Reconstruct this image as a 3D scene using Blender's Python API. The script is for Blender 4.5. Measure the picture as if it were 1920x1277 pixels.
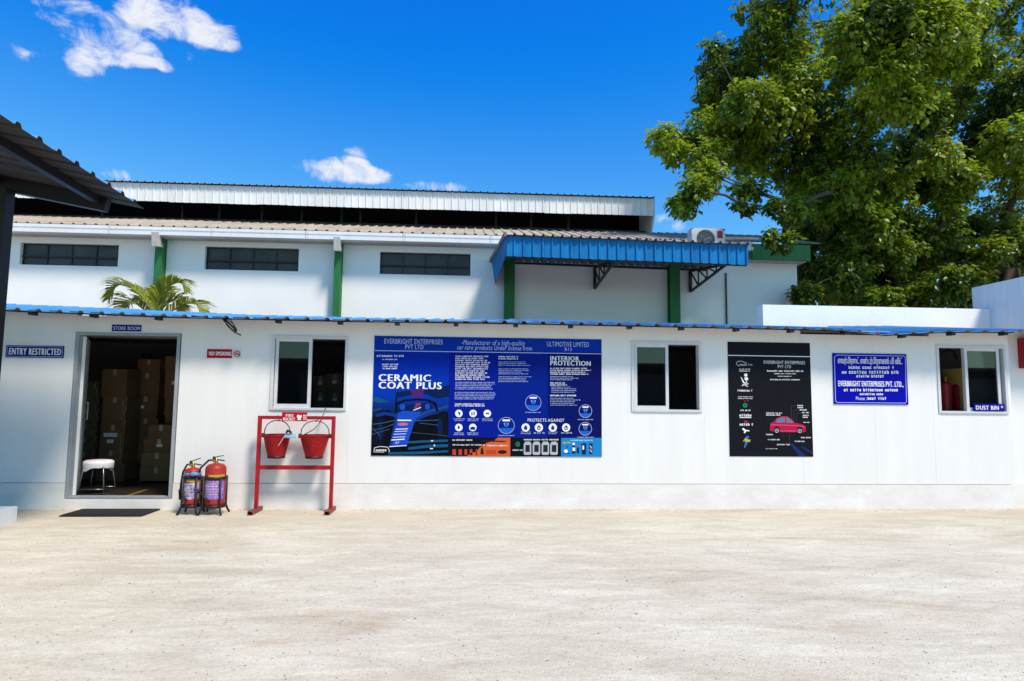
import bpy, bmesh, math, random
from mathutils import Vector, Matrix
import numpy as np

random.seed(7)
rng = np.random.default_rng(11)
for o in list(bpy.data.objects):
    bpy.data.objects.remove(o)
S = bpy.context.scene
COL = S.collection
R = math.radians

# ------------------------------------------------------------------ camera
CAM = Vector((0.0, -8.57, 1.462))
FPX = 1200.0
cam_d = bpy.data.cameras.new('camera')
cam_d.sensor_width = 36.0
cam_d.lens = FPX / 1920 * 36.0
cam_d.clip_end = 3000
cam_o = bpy.data.objects.new('camera', cam_d)
COL.objects.link(cam_o)
ROT = Matrix.Rotation(R(-3.681), 3, 'Z') @ Matrix.Rotation(R(95.117), 3, 'X') @ Matrix.Rotation(R(0.596), 3, 'Z')
cam_o.matrix_world = Matrix.Translation(CAM) @ ROT.to_4x4()
S.camera = cam_o

# ------------------------------------------------------------------ world, sun, exposure
SUN_EL, SUN_AZ = 56.0, 140.0            # azimuth clockwise from +Y: high, behind the camera and to its right
w = bpy.data.worlds.new('World')
S.world = w
w.use_nodes = True
wn, wl = w.node_tree.nodes, w.node_tree.links
wn.clear()


def N(nodes, typ, **kw):
    n = nodes.new(typ)
    for k, v in kw.items():
        setattr(n, k, v)
    return n


def ray(px, py):
    return (ROT @ Vector((px - 960, -(py - 638.5), -FPX))).normalized()


w_out = N(wn, 'ShaderNodeOutputWorld')
w_bg = N(wn, 'ShaderNodeBackground')
w_bg.inputs['Strength'].default_value = 0.10
wl.new(w_bg.outputs[0], w_out.inputs[0])
sky = N(wn, 'ShaderNodeTexSky', sky_type='NISHITA', sun_disc=False)
sky.sun_elevation = R(SUN_EL)
sky.sun_rotation = R(SUN_AZ)
sky.air_density = 1.0
sky.dust_density = 0.4
sky.ozone_density = 2.0
# the photograph's deep saturated blue: one grade for the whole sky, channel by channel
spl = N(wn, 'ShaderNodeSeparateColor')
cmb = N(wn, 'ShaderNodeCombineColor')
wl.new(sky.outputs[0], spl.inputs[0])
for ch, (gain, sub, low) in enumerate(((1.45, 1.10, 0.04), (1.95, 0.70, 0.2), (0.92, -5.8, 0.5))):
    q1 = N(wn, 'ShaderNodeMath', operation='SUBTRACT')
    wl.new(spl.outputs[ch], q1.inputs[0])
    q1.inputs[1].default_value = sub
    q2 = N(wn, 'ShaderNodeMath', operation='MULTIPLY')
    wl.new(q1.outputs[0], q2.inputs[0])
    q2.inputs[1].default_value = gain
    q3 = N(wn, 'ShaderNodeMath', operation='SMOOTH_MAX')
    wl.new(q2.outputs[0], q3.inputs[0])
    q3.inputs[1].default_value = low
    q3.inputs[2].default_value = 0.2
    wl.new(q3.outputs[0], cmb.inputs[ch])
hs = cmb
# clouds: warped noise in the sky's own directions, gathered where the clouds stand
tc = N(wn, 'ShaderNodeTexCoord')


def vm(op, a, b=None):
    n = N(wn, 'ShaderNodeVectorMath', operation=op)
    for i, v in enumerate((a, b)):
        if v is None:
            continue
        if hasattr(v, 'is_output'):
            wl.new(v, n.inputs[i])
        else:
            n.inputs[i].default_value = v
    return n.outputs['Value'] if op == 'DOT_PRODUCT' else n.outputs[0]


def mth(op, a, b=0.0, c=None):
    n = N(wn, 'ShaderNodeMath', operation=op)
    for i, v in enumerate((a, b, c)):
        if v is None:
            continue
        if hasattr(v, 'is_output'):
            wl.new(v, n.inputs[i])
        else:
            n.inputs[i].default_value = v
    return n.outputs[0]


dirv = tc.outputs['Generated']
# (px, py, half width, half height, weight)
CLOUDS = [(205, 85, 80, 34, 1.0), (165, 118, 42, 22, .95), (150, 138, 26, 16, .7), (265, 62, 60, 34, .75), (375, 58, 72, 34, 1.05), (330, 30, 60, 40, .8), (420, 84, 46, 12, .6),
          (140, 16, 66, 24, .95), (100, 34, 30, 12, .6), (262, 14, 54, 30, .85), (230, 112, 40, 16, .7), (285, 120, 42, 13, .8), (308, 118, 16, 18, .7), (345, 100, 18, 14, .5),
          (36, 96, 20, 18, .6), (80, 104, 40, 9, .5), (640, 320, 84, 25, 1.05), (668, 294, 26, 22, .8), (700, 330, 40, 16, .8), (216, 328, 40, 13, .75),
          (815, 350, 62, 11, .72), (1256, 416, 40, 20, .72)]
mask = None
for px, py, rx, ry, wt in CLOUDS:
    c = ray(px, py)
    u = (ray(px + 1, py) - c) * FPX
    v = (ray(px, py - 1) - c) * FPX
    u = (u / u.length).normalized()
    v = (v / v.length).normalized()
    f = FPX * FPX / ((px - 960) ** 2 + (py - 638) ** 2 + FPX * FPX)
    k = math.sqrt(f)
    a = mth('MULTIPLY', vm('DOT_PRODUCT', dirv, tuple(u)), 1.0)
    a = mth('SUBTRACT', a, u.dot(c))
    a = mth('DIVIDE', a, rx / FPX * k)
    b = mth('SUBTRACT', vm('DOT_PRODUCT', dirv, tuple(v)), v.dot(c))
    b = mth('DIVIDE', b, ry / FPX * k)
    r2 = mth('ADD', mth('MULTIPLY', a, a), mth('MULTIPLY', b, b))
    m = mth('MULTIPLY', mth('SUBTRACT', 1.35, r2), wt)
    front = mth('GREATER_THAN', vm('DOT_PRODUCT', dirv, tuple(c)), 0.5)
    m = mth('MULTIPLY', mth('MAXIMUM', m, 0.0), front)
    mask = m if mask is None else mth('MINIMUM', mth('ADD', mask, m), 1.35)
nz1 = N(wn, 'ShaderNodeTexNoise')
nz1.inputs['Scale'].default_value = 21
nz1.inputs['Detail'].default_value = 9
nz1.inputs['Roughness'].default_value = 0.66
nz1.inputs['Distortion'].default_value = 0.45
mp = N(wn, 'ShaderNodeMapping')
mp.inputs['Scale'].default_value = (1.0, 1.0, 1.35)
wl.new(dirv, mp.inputs[0])
wl.new(mp.outputs[0], nz1.inputs['Vector'])
dens = mth('ADD', mth('MULTIPLY', mask, 0.80), mth('MULTIPLY', mth('SUBTRACT', nz1.outputs['Fac'], 0.5), 3.6))
dens = mth('SUBTRACT', dens, 0.30)
fade = N(wn, 'ShaderNodeMapRange', interpolation_type='SMOOTHSTEP')
fade.inputs['From Min'].default_value = 0.02
fade.inputs['From Max'].default_value = 0.5
wl.new(mask, fade.inputs[0])
cl = N(wn, 'ShaderNodeMapRange', interpolation_type='SMOOTHSTEP')
cl.inputs['From Min'].default_value = 0.0
cl.inputs['From Max'].default_value = 1.25
wl.new(dens, cl.inputs[0])
cl_m = mth('MULTIPLY', cl.outputs[0], fade.outputs[0])
cl_m = mth('MULTIPLY', cl_m, 0.96)
wmix = N(wn, 'ShaderNodeMix', data_type='RGBA')
wl.new(cl_m, wmix.inputs['Factor'])
wl.new(hs.outputs[0], wmix.inputs['A'])
wmix.inputs['B'].default_value = (8.8, 9.0, 9.6, 1)
wl.new(wmix.outputs['Result'], w_bg.inputs['Color'])

sun_d = bpy.data.lights.new('sun', 'SUN')
sun_d.energy = 5.0
sun_d.angle = R(11.0)
sun_d.color = (1.0, 0.89, 0.755)
sun_o = bpy.data.objects.new('sun', sun_d)
COL.objects.link(sun_o)
sdir = Vector((math.sin(R(SUN_AZ)) * math.cos(R(SUN_EL)), math.cos(R(SUN_AZ)) * math.cos(R(SUN_EL)), math.sin(R(SUN_EL))))
sun_o.rotation_euler = sdir.to_track_quat('Z', 'Y').to_euler()
sun_o.location = sdir * 60

vs = S.view_settings
vs.view_transform = 'Standard'
vs.look = 'None'
vs.gamma = 1.0
vs.use_curve_mapping = False
vs.exposure = 0.0


# ------------------------------------------------------------------ helpers
def at(px, py, Y):
    """point on the plane y = Y that the pixel looks at"""
    d = ray(px, py)
    t = (Y - CAM.y) / d.y
    return CAM + d * t


def on_ground(px, py, z=0.0):
    d = ray(px, py)
    t = (z - CAM.z) / d.z
    return CAM + d * t


def on_x(px, py, X):
    d = ray(px, py)
    return CAM + d * ((X - CAM.x) / d.x)


def srgb(r, g, b):
    f = lambda c: (c / 255 / 12.92) if c / 255 <= 0.04045 else ((c / 255 + 0.055) / 1.055) ** 2.4
    return (f(r), f(g), f(b))


MATS = {}


def mat(name, col, rough=0.6, var=0.12, scale=6.0, metal=0.0, bump=0.0, bscale=60.0, spec=0.4, stretch=(1, 1, 1), col2=None, contrast=(0.35, 0.68)):
    if name in MATS:
        return MATS[name]
    m = bpy.data.materials.new(name)
    m.use_nodes = True
    n, l = m.node_tree.nodes, m.node_tree.links
    p = n['Principled BSDF']
    p.inputs['Roughness'].default_value = rough
    p.inputs['Metallic'].default_value = metal
    p.inputs['Specular IOR Level'].default_value = spec
    c1 = tuple(col) + (1,)
    if var > 0 or col2:
        t = N(n, 'ShaderNodeTexCoord')
        mpp = N(n, 'ShaderNodeMapping')
        mpp.inputs['Scale'].default_value = stretch
        l.new(t.outputs['Object'], mpp.inputs[0])
        nz = N(n, 'ShaderNodeTexNoise')
        nz.inputs['Scale'].default_value = scale
        nz.inputs['Detail'].default_value = 7
        nz.inputs['Roughness'].default_value = 0.62
        l.new(mpp.outputs[0], nz.inputs['Vector'])
        cr = N(n, 'ShaderNodeValToRGB')
        cr.color_ramp.elements[0].position = contrast[0]
        cr.color_ramp.elements[1].position = contrast[1]
        dk = col2 if col2 else tuple(c * (1 - var) for c in col)
        cr.color_ramp.elements[0].color = tuple(dk) + (1,)
        cr.color_ramp.elements[1].color = c1
        l.new(nz.outputs['Fac'], cr.inputs[0])
        l.new(cr.outputs[0], p.inputs['Base Color'])
        if bump > 0:
            nb = N(n, 'ShaderNodeTexNoise')
            nb.inputs['Scale'].default_value = bscale
            nb.inputs['Detail'].default_value = 5
            l.new(mpp.outputs[0], nb.inputs['Vector'])
            b = N(n, 'ShaderNodeBump')
            b.inputs['Strength'].default_value = bump
            b.inputs['Distance'].default_value = 0.02
            l.new(nb.outputs['Fac'], b.inputs['Height'])
            l.new(b.outputs[0], p.inputs['Normal'])
    else:
        p.inputs['Base Color'].default_value = c1
    MATS[name] = m
    return m


class MB:
    def __init__(s):
        s.v, s.f, s.m, s.sm = [], [], [], []

    def add(s, vs_, fs, mi=0, smooth=False):
        k = len(s.v)
        s.v += [tuple(v) for v in vs_]
        for f in fs:
            s.f.append(tuple(i + k for i in f))
            s.m.append(mi)
            s.sm.append(smooth)
        return s

    def box(s, x0, x1, y0, y1, z0, z1, mi=0):
        v = [(x0, y0, z0), (x1, y0, z0), (x1, y1, z0), (x0, y1, z0), (x0, y0, z1), (x1, y0, z1), (x1, y1, z1), (x0, y1, z1)]
        return s.add(v, [(0, 3, 2, 1), (4, 5, 6, 7), (0, 1, 5, 4), (1, 2, 6, 5), (2, 3, 7, 6), (3, 0, 4, 7)], mi)

    def bar(s, a, b, wx, wz, mi=0, up=(0, 0, 1)):
        """square bar from a to b"""
        a, b = Vector(a), Vector(b)
        d = (b - a).normalized()
        u = Vector(up)
        if abs(d.dot(u)) > 0.98:
            u = Vector((0, 1, 0))
        x = d.cross(u).normalized() * (wx / 2)
        z = x.cross(d).normalized() * (wz / 2)
        v = []
        for p in (a, b):
            v += [p - x - z, p + x - z, p + x + z, p - x + z]
        return s.add(v, [(3, 2, 1, 0), (4, 5, 6, 7), (0, 1, 5, 4), (1, 2, 6, 5), (2, 3, 7, 6), (3, 0, 4, 7)], mi)

    def tube(s, pts, r, seg=8, mi=0, cap=True):
        pts = [Vector(p) for p in pts]
        n = len(pts)
        rs = r if isinstance(r, (list, tuple)) else [r] * n
        k = len(s.v)
        prev = None
        for i, p in enumerate(pts):
            d = (pts[min(i + 1, n - 1)] - pts[max(i - 1, 0)])
            d = d.normalized() if d.length > 1e-9 else Vector((0, 0, 1))
            if prev is None:
                u = Vector((0, 0, 1)) if abs(d.z) < 0.9 else Vector((1, 0, 0))
                x = d.cross(u).normalized()
            else:
                x = (prev - d * prev.dot(d))
                x = x.normalized() if x.length > 1e-6 else d.orthogonal().normalized()
            prev = x
            y = d.cross(x)
            for j in range(seg):
                a = 2 * math.pi * j / seg
                s.v.append(tuple(p + (x * math.cos(a) + y * math.sin(a)) * rs[i]))
        for i in range(n - 1):
            for j in range(seg):
                j2 = (j + 1) % seg
                s.f.append((k + i * seg + j, k + i * seg + j2, k + (i + 1) * seg + j2, k + (i + 1) * seg + j))
                s.m.append(mi)
                s.sm.append(True)
        if cap:
            s.f.append(tuple(k + j for j in range(seg))[::-1])
            s.f.append(tuple(k + (n - 1) * seg + j for j in range(seg)))
            s.m += [mi, mi]
            s.sm += [False, False]
        return s

    def lathe(s, c, prof, seg=24, mi=0, a0=0.0, a1=2 * math.pi):
        """prof: (radius, z) bottom to top about the vertical through c"""
        full = abs(a1 - a0 - 2 * math.pi) < 1e-6
        cols = seg if full else seg + 1
        k = len(s.v)
        for r_, z in prof:
            for j in range(cols):
                a = a0 + (a1 - a0) * j / seg
                s.v.append((c[0] + r_ * math.cos(a), c[1] + r_ * math.sin(a), c[2] + z))
        for i in range(len(prof) - 1):
            for j in range(seg):
                j2 = (j + 1) % cols if full else j + 1
                s.f.append((k + i * cols + j, k + i * cols + j2, k + (i + 1) * cols + j2, k + (i + 1) * cols + j))
                s.m.append(mi)
                s.sm.append(True)
        return s

    def build(s, name, mats, parent=None, fix=True):
        me = bpy.data.meshes.new(name)
        off = Vector((0, 0, 0))
        if parent is not None and fix:
            q = parent
            while q is not None:
                off += q.location
                q = q.parent
        me.from_pydata([tuple(Vector(v) - off) for v in s.v], [], s.f)
        if not isinstance(mats, (list, tuple)):
            mats = [mats]
        for m_ in mats:
            me.materials.append(m_)
        me.polygons.foreach_set('material_index', s.m)
        me.polygons.foreach_set('use_smooth', s.sm)
        me.update()
        o = bpy.data.objects.new(name, me)
        COL.objects.link(o)
        if parent is not None:
            o.parent = parent
        return o


def build_each(mb, name, mats, parent):
    """every face of the builder as an object of its own"""
    for f, mi in zip(mb.f, mb.m):
        q = MB()
        q.add([mb.v[i] for i in f], [tuple(range(len(f)))], 0)
        q.build(name, mats, parent)


def tag(o, label=None, cat=None, group=None, kind=None):
    if label:
        o['label'] = label
    if cat:
        o['category'] = cat
    if group:
        o['group'] = group
    if kind:
        o['kind'] = kind
    return o


def thing(name, label, cat, loc=(0, 0, 0), group=None):
    o = bpy.data.objects.new(name, None)
    o.empty_display_size = 0.2
    COL.objects.link(o)
    o.location = loc
    return tag(o, label, cat, group)


def copy_tree(o, parent=None):
    c = o.copy()
    COL.objects.link(c)
    c.parent = parent
    for ch in [q for q in bpy.data.objects if q.parent == o]:
        copy_tree(ch, c)
    return c


def box_obj(name, b, m, parent):
    return MB().box(*b).build(name, m, parent)


# ------------------------------------------------------------------ materials
M_wall = mat('white_panel', (0.795, 0.785, 0.77), 0.6, 0.05, 1.5, bump=0.05, bscale=9, spec=0.25, stretch=(2.6, 1, .4))
M_hall = mat('white_render', (0.885, 0.87, 0.845), 0.8, 0.06, 0.9, bump=0.12, bscale=25, spec=0.2)
M_plinth = mat('white_plinth', (0.79, 0.78, 0.76), 0.7, 0.10, 2.5, bump=0.12, bscale=20, stretch=(1, 1, 2), spec=0.2, col2=(.70, .675, .63))
M_alu = mat('aluminium_frame', (0.62, 0.63, 0.64), 0.4, 0.08, 12, metal=0.0, spec=0.5)
M_doorframe = mat('grey_door_frame', (0.33, 0.36, 0.40), 0.45, 0.2, 8)
M_leaf_door = mat('white_door_leaf', (0.72, 0.73, 0.74), 0.4, 0.06, 5)
M_blue = mat('blue_sheet', (0.085, 0.32, 0.62), 0.55, 0.30, 3.0, spec=0.15, stretch=(1, .4, 1))
M_blue2 = mat('blue_fascia_sheet', (0.010, 0.205, 0.50), 0.6, 0.34, 4.0, spec=0.12, stretch=(1, 1, .3))
M_under = mat('grey_sheet_underside', (0.22, 0.20, 0.19), 0.7, 0.3, 5)
M_black = mat('black_steel', (0.011, 0.0105, 0.010), 0.5, 0.3, 12)
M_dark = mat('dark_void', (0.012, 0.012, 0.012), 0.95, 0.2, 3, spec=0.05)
M_green = mat('green_steel', (0.022, 0.17, 0.045), 0.55, 0.22, 3, stretch=(4, 4, .6))
M_white_sheet = mat('white_cladding', (0.80, 0.795, 0.78), 0.5, 0.16, 2.5, stretch=(1, 1, .25))
M_tan = mat('weathered_roof_sheet', (0.47, 0.40, 0.31), 0.85, 0.3, 2.2, spec=0.15, stretch=(1, .3, 1))
M_gutter = mat('white_gutter', (0.78, 0.78, 0.78), 0.45, 0.07, 3)
M_soffit = mat('cream_soffit', (0.55, 0.52, 0.47), 0.8, 0.15, 3)
M_hopper = mat('cream_outlet', (0.62, 0.56, 0.52), 0.7, 0.2, 6)
M_red = mat('red_paint', (0.40, 0.010, 0.020), 0.45, 0.25, 9, spec=0.25)
M_red2 = mat('faded_red_foot', (0.22, 0.05, 0.05), 0.6, 0.3, 14)
M_bucket = mat('red_bucket', (0.40, 0.008, 0.014), 0.45, 0.35, 7, spec=0.2)
M_bucket_in = mat('dark_bucket_rim', (0.10, 0.008, 0.010), 0.6, 0.3, 9)
M_wire = mat('steel_wire', (0.12, 0.12, 0.12), 0.4, 0.2, 20, metal=0.6)
M_ext = mat('extinguisher_red', (0.40, 0.028, 0.020), 0.45, 0.35, 8, spec=0.3)
M_ext2 = mat('indoor_red', (0.45, 0.02, 0.03), 0.4, 0.2, 6)
M_brass = mat('brass', (0.45, 0.30, 0.10), 0.35, 0.15, 10, metal=0.9)
M_card = mat('cardboard', (0.175, 0.098, 0.046), 0.85, 0.22, 5, bump=0.05)
M_card2 = mat('pale_cardboard', (0.22, 0.128, 0.06), 0.85, 0.18, 5)
M_tape = mat('clear_tape', (0.42, 0.33, 0.22), 0.15, 0.1, 10, spec=0.8)
M_paper = mat('paper_label', (0.7, 0.7, 0.68), 0.7, 0.05, 20)
M_wrap = mat('film_wrapped', (0.20, 0.14, 0.09), 0.2, 0.4, 8, spec=0.8)
M_floor = mat('brown_floor', (0.035, 0.029, 0.025), 0.35, 0.3, 3)
M_yellow = mat('yellow_line', (0.20, 0.15, 0.02), 0.6, 0.3, 9)
M_inner = mat('interior_wall', (0.42, 0.42, 0.41), 0.8, 0.1, 2)
M_seat = mat('white_seat', (0.72, 0.70, 0.74), 0.5, 0.06, 9)
M_chrome = mat('steel_leg', (0.20, 0.20, 0.21), 0.3, 0.1, 9, metal=0.8)
M_rubber = mat('black_rubber', (0.020, 0.020, 0.021), 0.8, 0.5, 60, bump=0.6, bscale=140)
M_conc = mat('white_block', (0.72, 0.73, 0.75), 0.8, 0.15, 6, bump=0.2)
M_parapet = mat('white_parapet', (0.90, 0.885, 0.86), 0.8, 0.07, 1.6, bump=0.2, bscale=18)
M_sidepanel = mat('pale_side_panel', (0.86, 0.87, 0.87), 0.6, 0.12, 4, stretch=(1, 4, .3))
M_bark = mat('bark', (0.10, 0.075, 0.058), 0.9, 0.5, 4, bump=0.6, bscale=14, stretch=(1, 1, .4))
M_acwhite = mat('unit_casing', (0.60, 0.60, 0.58), 0.5, 0.12, 5)
M_acgrey = mat('unit_grille', (0.20, 0.20, 0.20), 0.5, 0.1, 9)
M_badge = mat('red_badge', (0.32, 0.02, 0.04), 0.5, 0.1, 9)
M_cable = mat('black_cable', (0.015, 0.015, 0.016), 0.5, 0.1, 9)
M_conduit = mat('brown_conduit', (0.10, 0.08, 0.055), 0.6, 0.3, 9)
M_hallglass = mat('dusty_dark_glass', (0.068, 0.064, 0.060), 0.32, 0.45, 1.8, spec=0.3)
M_bar = mat('window_bar', (0.02, 0.02, 0.02), 0.5, 0.2, 9)
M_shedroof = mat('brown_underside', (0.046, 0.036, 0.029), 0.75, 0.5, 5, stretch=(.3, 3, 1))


def glass_mat(name, tint, gloss=1.0):
    m = bpy.data.materials.new(name)
    m.use_nodes = True
    n, l = m.node_tree.nodes, m.node_tree.links
    n.clear()
    out = N(n, 'ShaderNodeOutputMaterial')
    mx = N(n, 'ShaderNodeMixShader')
    tr = N(n, 'ShaderNodeBsdfTransparent')
    tr.inputs[0].default_value = tuple(tint) + (1,)
    gl = N(n, 'ShaderNodeBsdfGlossy')
    gl.inputs['Roughness'].default_value = 0.02
    gl.inputs['Color'].default_value = (gloss, gloss, gloss, 1)
    fr = N(n, 'ShaderNodeFresnel')
    fr.inputs['IOR'].default_value = 1.55
    l.new(fr.outputs[0], mx.inputs[0])
    l.new(tr.outputs[0], mx.inputs[1])
    l.new(gl.outputs[0], mx.inputs[2])
    l.new(mx.outputs[0], out.inputs[0])
    return m


M_glass = glass_mat('tinted_glass', (0.30, 0.32, 0.32), 1.0)


def ground_mat():
    m = bpy.data.materials.new('worn_concrete')
    m.use_nodes = True
    n, l = m.node_tree.nodes, m.node_tree.links
    p = n['Principled BSDF']
    p.inputs['Roughness'].default_value = 0.88
    p.inputs['Specular IOR Level'].default_value = 0.2
    t = N(n, 'ShaderNodeTexCoord')

    def noise(sc, det=6, stretch=(1, 1, 1), rough=.6, dist=0.0):
        mpp = N(n, 'ShaderNodeMapping')
        mpp.inputs['Scale'].default_value = stretch
        l.new(t.outputs['Object'], mpp.inputs[0])
        q = N(n, 'ShaderNodeTexNoise')
        q.inputs['Scale'].default_value = sc
        q.inputs['Detail'].default_value = det
        q.inputs['Roughness'].default_value = rough
        q.inputs['Distortion'].default_value = dist
        l.new(mpp.outputs[0], q.inputs['Vector'])
        return q.outputs['Fac']

    def ramp(src, a, b, ca, cb):
        r_ = N(n, 'ShaderNodeValToRGB')
        r_.color_ramp.elements[0].position = a
        r_.color_ramp.elements[1].position = b
        r_.color_ramp.elements[0].color = tuple(ca) + (1,)
        r_.color_ramp.elements[1].color = tuple(cb) + (1,)
        l.new(src, r_.inputs[0])
        return r_.outputs[0]

    def mix(f, a, b, mode='MIX'):
        q = N(n, 'ShaderNodeMix', data_type='RGBA', blend_type=mode)
        for sock, val in ((q.inputs['Factor'], f), (q.inputs['A'], a), (q.inputs['B'], b)):
            if hasattr(val, 'is_output'):
                l.new(val, sock)
            elif isinstance(val, float):
                sock.default_value = val
            else:
                sock.default_value = tuple(val) + (1,)
        return q.outputs['Result']

    base = ramp(noise(0.7, 8, (1, 1.6, 1), .65, .6), 0.32, 0.70, (0.585, 0.53, 0.415), (0.695, 0.65, 0.53))
    stain = ramp(noise(0.9, 7, (.45, 1.5, 1), .6, .8), 0.55, 0.74, (0, 0, 0), (1, 1, 1))
    c = mix(stain, base, (0.50, 0.415, 0.30))
    grey = ramp(noise(1.7, 8, (.5, 1.3, 1), .7, .4), 0.54, 0.72, (0, 0, 0), (1, 1, 1))
    c = mix(mix(0.55, (0, 0, 0), grey), c, (0.46, 0.41, 0.345))
    pale = ramp(noise(1.15, 8, (.6, 1.5, 1), .62, .5), 0.55, 0.75, (0, 0, 0), (1, 1, 1))
    c = mix(mix(0.6, (0, 0, 0), pale), c, (0.74, 0.715, 0.60))
    streak = ramp(noise(3.2, 9, (.48, 1.6, 1), .74, .9), 0.36, 0.66, (.85, .835, .80), (1.09, 1.09, 1.085))
    c = mix(1.0, c, streak, 'MULTIPLY')
    crack = ramp(noise(1.9, 9, (.35, 1.6, 1), .7, 1.6), 0.492, 0.5, (0, 0, 0), (1, 1, 1))
    crack2 = ramp(noise(1.9, 9, (.35, 1.6, 1), .7, 1.6), 0.5, 0.508, (1, 1, 1), (0, 0, 0))
    ck = mix(1.0, crack, crack2, 'MULTIPLY')
    c = mix(mix(.30, (0, 0, 0), ck), c, (0.24, 0.20, 0.16))
    fine = ramp(noise(26, 6, (1, 1, 1), .75), 0.3, 0.7, (.86, .86, .85), (1.09, 1.09, 1.09))
    c = mix(1.0, c, fine, 'MULTIPLY')
    grit = ramp(noise(95, 3, (1, 1, 1), .6), 0.30, 0.62, (.84, .83, .82), (1.04, 1.04, 1.04))
    c = mix(1.0, c, grit, 'MULTIPLY')
    pits = ramp(noise(34, 1, (1, 1, 1), .4), 0.235, 0.28, (1, 1, 1), (0, 0, 0))
    c = mix(mix(.8, (0, 0, 0), pits), c, (0.10, 0.09, 0.08))
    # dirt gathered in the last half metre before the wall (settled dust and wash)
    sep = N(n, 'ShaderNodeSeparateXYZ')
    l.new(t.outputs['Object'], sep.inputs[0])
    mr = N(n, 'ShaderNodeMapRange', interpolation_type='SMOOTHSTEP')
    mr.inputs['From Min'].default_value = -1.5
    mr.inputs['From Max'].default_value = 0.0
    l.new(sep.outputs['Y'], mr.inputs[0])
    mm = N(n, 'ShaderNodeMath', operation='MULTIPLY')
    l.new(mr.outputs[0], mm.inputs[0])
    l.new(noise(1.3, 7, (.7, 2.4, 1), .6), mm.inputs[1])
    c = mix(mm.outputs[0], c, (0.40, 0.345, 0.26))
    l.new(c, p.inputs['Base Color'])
    ad = N(n, 'ShaderNodeMath', operation='ADD')
    l.new(noise(9, 6, (.6, 1.2, 1), .7, .5), ad.inputs[0])
    l.new(noise(60, 4), ad.inputs[1])
    b = N(n, 'ShaderNodeBump')
    b.inputs['Strength'].default_value = 0.55
    b.inputs['Distance'].default_value = 0.012
    l.new(ad.outputs[0], b.inputs['Height'])
    l.new(b.outputs[0], p.inputs['Normal'])
    return m


# ------------------------------------------------------------------ ground
g = MB()
g.add([(-400, -400, 0), (400, -400, 0), (400, 600, 0), (-400, 600, 0)], [(0, 1, 2, 3)])
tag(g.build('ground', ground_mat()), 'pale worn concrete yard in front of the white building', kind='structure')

dark_strip = MB()  # hidden dark ground, added to cut light bounced onto the hall wall
dark_strip.box(-30, 30, 4.02, 7.48, -.2, .03)
tag(dark_strip.build('bounce_cut_strip', mat('bounce_cut_dark', (.075, .06, .04), .95, .4, 3)), 'unseen dark strip added between the low building and the hall to cut bounced light', kind='structure')

# loose grit on the yard
gr = MB()
rg = random.Random(4)
for i in range(2600):
    gy = -7.6 + 6.9 * rg.random() ** 1.6
    gx = rg.uniform(-1, 1) * (8.57 + gy) * .85 + .3
    rr = rg.uniform(.003, .008) * (1.6 if rg.random() < .06 else 1)
    a0 = rg.uniform(0, 6.28)
    ring_ = [(gx + rr * math.cos(a0 + k * 1.2566) * rg.uniform(.7, 1.3), gy + rr * math.sin(a0 + k * 1.2566) * rg.uniform(.6, 1.1), 0.0005) for k in range(5)]
    gr.add(ring_ + [(gx, gy, rr * rg.uniform(.5, .9))], [(k, (k + 1) % 5, 5) for k in range(5)])
for i in range(420):
    gx, gy = rg.uniform(-7, 8), -.012 - .22 * rg.random() ** 2.5
    rr = rg.uniform(.003, .011)
    ring_ = [(gx + 1.6 * rr * math.cos(k * 1.2566 + i) * rg.uniform(.7, 1.3), gy + rr * math.sin(k * 1.2566 + i) * rg.uniform(.6, 1.1), 0.0005) for k in range(5)]
    gr.add(ring_ + [(gx, gy, rr * rg.uniform(.4, .9))], [(k, (k + 1) % 5, 5) for k in range(5)])
tag(gr.build('gravel', mat('dark_grit', (.16, .14, .12), .9, .6, 2.0, col2=(.42, .38, .32))), kind='stuff')

# ------------------------------------------------------------------ storehouse (low white front building)
XL, XR = -9.5, 7.545                    # wall runs out of frame on the left, meets the return wall on the right
shed = thing('storehouse', 'long low white panel building with blue sheet roof and open doorway', 'building', (0, 0, 0))


def wx(px, py=770):
    return at(px, py, 0).x


def wz(px, py):
    return at(px, py, 0).z


def eave_z(x):
    """height of the sheet edge along the wall, from what the photo shows"""
    pts = EAVE
    for (a, za), (b, zb) in zip(pts, pts[1:]):
        if x <= b:
            t = (x - a) / (b - a)
            return za + (zb - za) * t
    return pts[-1][1]


OVER = 0.32
EAVE = []
for px, py in [(-900, 552), (8, 581), (330, 594), (640, 601), (940, 605), (1200, 610), (1420, 615), (1560, 618), (1610, 622), (1660, 629), (1720, 625), (1780, 622), (1925, 622), (2300, 630)]:
    q = at(px, py, -OVER)
    EAVE.append((q.x, q.z))

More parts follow.
